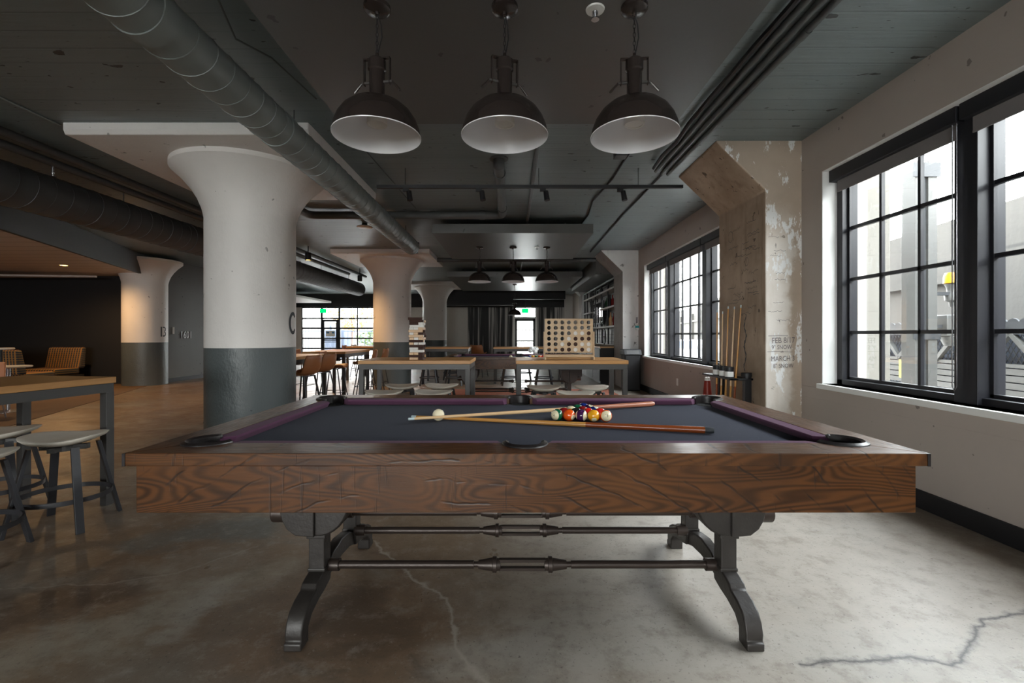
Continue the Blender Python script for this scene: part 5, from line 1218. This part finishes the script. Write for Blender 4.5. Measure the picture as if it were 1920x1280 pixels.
t = thing('wall_mirror', 'dark framed mirror reflecting daylight between the bar shelves', 'mirror', (2.60, 13.72, 1.82))
MB().box(-.02, .02, -.75, .75, -.32, .36).done('frame', 'black', t, smooth=False, bevel=.004); MB().box(-.023, -.019, -.70, .70, -.27, .31).done('glass', 'mirror', t, smooth=False)
for i, (y, z, mt, h, lab) in enumerate([(11.75, 1.922, 'redglass', .30, 'tall red bottle on the middle bar shelf'), (12.1, 1.922, 'black', .34, 'dark bottle on the middle bar shelf'), (12.5, 1.922, 'greenglass', .28, 'green bottle on the middle bar shelf'), (15.0, 1.922, 'plasticwhite', .26, 'pale bottle on the far middle shelf'),
        (11.6, 1.422, 'redglass', .32, 'red bottle on the lower bar shelf'), (12.0, 1.422, 'blk_n', .36, 'amber bottle on the lower bar shelf'), (12.35, 1.422, 'black', .3, 'black bottle on the lower bar shelf'), (13.2, 2.382, 'black', .22, 'black jar on the top bar shelf')]):
    b = MB().lathe([(0, 0), (.045, 0), (.047, h*.55), (.018, h*.75), (.016, h*.97), (.019, h), (0, h)], n=16).done('bottle', mt, None, (2.60, y, z)); tag(b, lab, 'bottle', 'bottles on the bar shelves')
t = thing('wheel_ring', 'black ring decoration leaning under the bar shelves', 'ring', (2.62, 12.95, 1.14)); t.rotation_euler = (0, pi/2, 0)
MB().tube([(.215*cos(2*pi*i/36), .215*sin(2*pi*i/36), 0) for i in range(36)], .016, 8, closed=True).done('rim', 'black', t)
m = MB()
for i in range(8): m.tube([(0, 0, 0), (.21*cos(pi*i/4), .21*sin(pi*i/4), 0)], .003, 5)
m.cyl((0, 0, -.03), (0, 0, .03), .02, n=10).done('spoke', 'chrome', t)
t = thing('bar_cabinet', 'black bar cabinet with wooden top under the shelves', 'cabinet', (2.46, 12.1, 0))
MB().box(-.30, .32, -1.0, 2.9, 0, .87).done('cabinet_body', 'blackcabinet', t, smooth=False, bevel=.003); MB().box(-.32, .33, -1.02, 2.92, .87, .905).done('cabinet_top', 'blk_n', t, smooth=False, bevel=.003)
for i, y in enumerate((-.98, -.0, .97, 1.94)):
    d = MB().box(-.318, -.30, y, y+.94, .06, .84).done('door', 'blackcabinet', t, smooth=False, bevel=.003); MB().cyl((-.335, y+.85, .55), (-.335, y+.85, .70), .008, n=8).done('handle', 'chrome', d)
# room number on the grey wall beside column B
t = thing('room_number', 'brushed metal room digits on the grey wall beside column B', 'room number', (-8.592, 12.0, 1.18))
t.rotation_euler = (0, 0, pi/2); text_obj('digits', '1601', .26, 'brushed', t, (0, 0, 0), (pi/2, 0, 0), .008, .85)
tag(MB().box(-.004, .004, -.03, .03, -.09, .09).done('switch_plate', 'plasticwhite', None, (-8.59, 11.55, 1.30), smooth=False), 'thin pale switch plate at the edge of column B', 'switch plate')

# ------------------------------------------------------------------ lounge in the dark corner
def booth(x, y, rz, Ln, label):
    t = thing('plaid_booth', label, 'sofa', (x, y, 0), R(rz), 'plaid booths in the lounge'); a = Ln/2
    MB().box(-a, a, -.35, .30, .05, .28).done('base', 'walldark', t, smooth=False, bevel=.01); MB().box(-a, a, -.38, .20, .28, .44).done('seat_cushion', 'plaid', t, smooth=False, bevel=.04)
    MB().hexa([(-a, .16, .42), (a, .16, .42), (a, .34, .42), (-a, .34, .42), (-a, .26, .90), (a, .26, .90), (a, .37, .90), (-a, .37, .90)]).done('backrest', 'plaid', t, smooth=False, bevel=.035)
    return t
booth(-10.15, 9.0, 180, 1.5, 'plaid booth turned away in the dark lounge'); booth(-10.36, 10.3, 0, .80, 'plaid booth against the black lounge wall with orange stripes showing')
t = thing('coffee_table', 'white edged round table in the dark lounge', 'table', (-7.75, 7.0, 0))
MB().lathe([(0, .685), (.26, .685), (.27, .70), (.26, .71), (0, .71)], n=32).done('table_top', 'plasticwhite', t); MB().lathe([(0, 0), (.2, 0), (.2, .015), (.025, .04), (.025, .69), (0, .69)], n=20).done('pedestal', 'chrome', t)
t = thing('side_table', 'tall small table top catching light at the frame edge', 'table', (-8.98, 8.0, 0))
MB().lathe([(0, .93), (.16, .93), (.17, .945), (.16, .96), (0, .96)], n=28).done('table_top', 'plasticwhite', t); MB().lathe([(0, 0), (.2, 0), (.2, .015), (.02, .04), (.02, .94), (0, .94)], n=20).done('pedestal', 'black', t)
t = thing('lounge_chair', 'tan chair on thin metal legs under the lounge table', 'chair', (-7.25, 6.15, 0), R(30))
MB().box(-.22, .22, -.22, .22, .40, .45).done('seat', 'tan', t, smooth=False, bevel=.02); MB().hexa([(-.22, .19, .44), (.22, .19, .44), (.22, .23, .44), (-.22, .23, .44), (-.20, .26, .80), (.20, .26, .80), (.20, .29, .80), (-.20, .29, .80)]).done('backrest', 'tan', t, smooth=False, bevel=.012)
for sx_ in (-1, 1):
    for sy_ in (-1, 1): MB().tube([(sx_*.17, sy_*.17, .40), (sx_*.22, sy_*.22, 0)], .01, 8).done('leg', 'chrome', t)
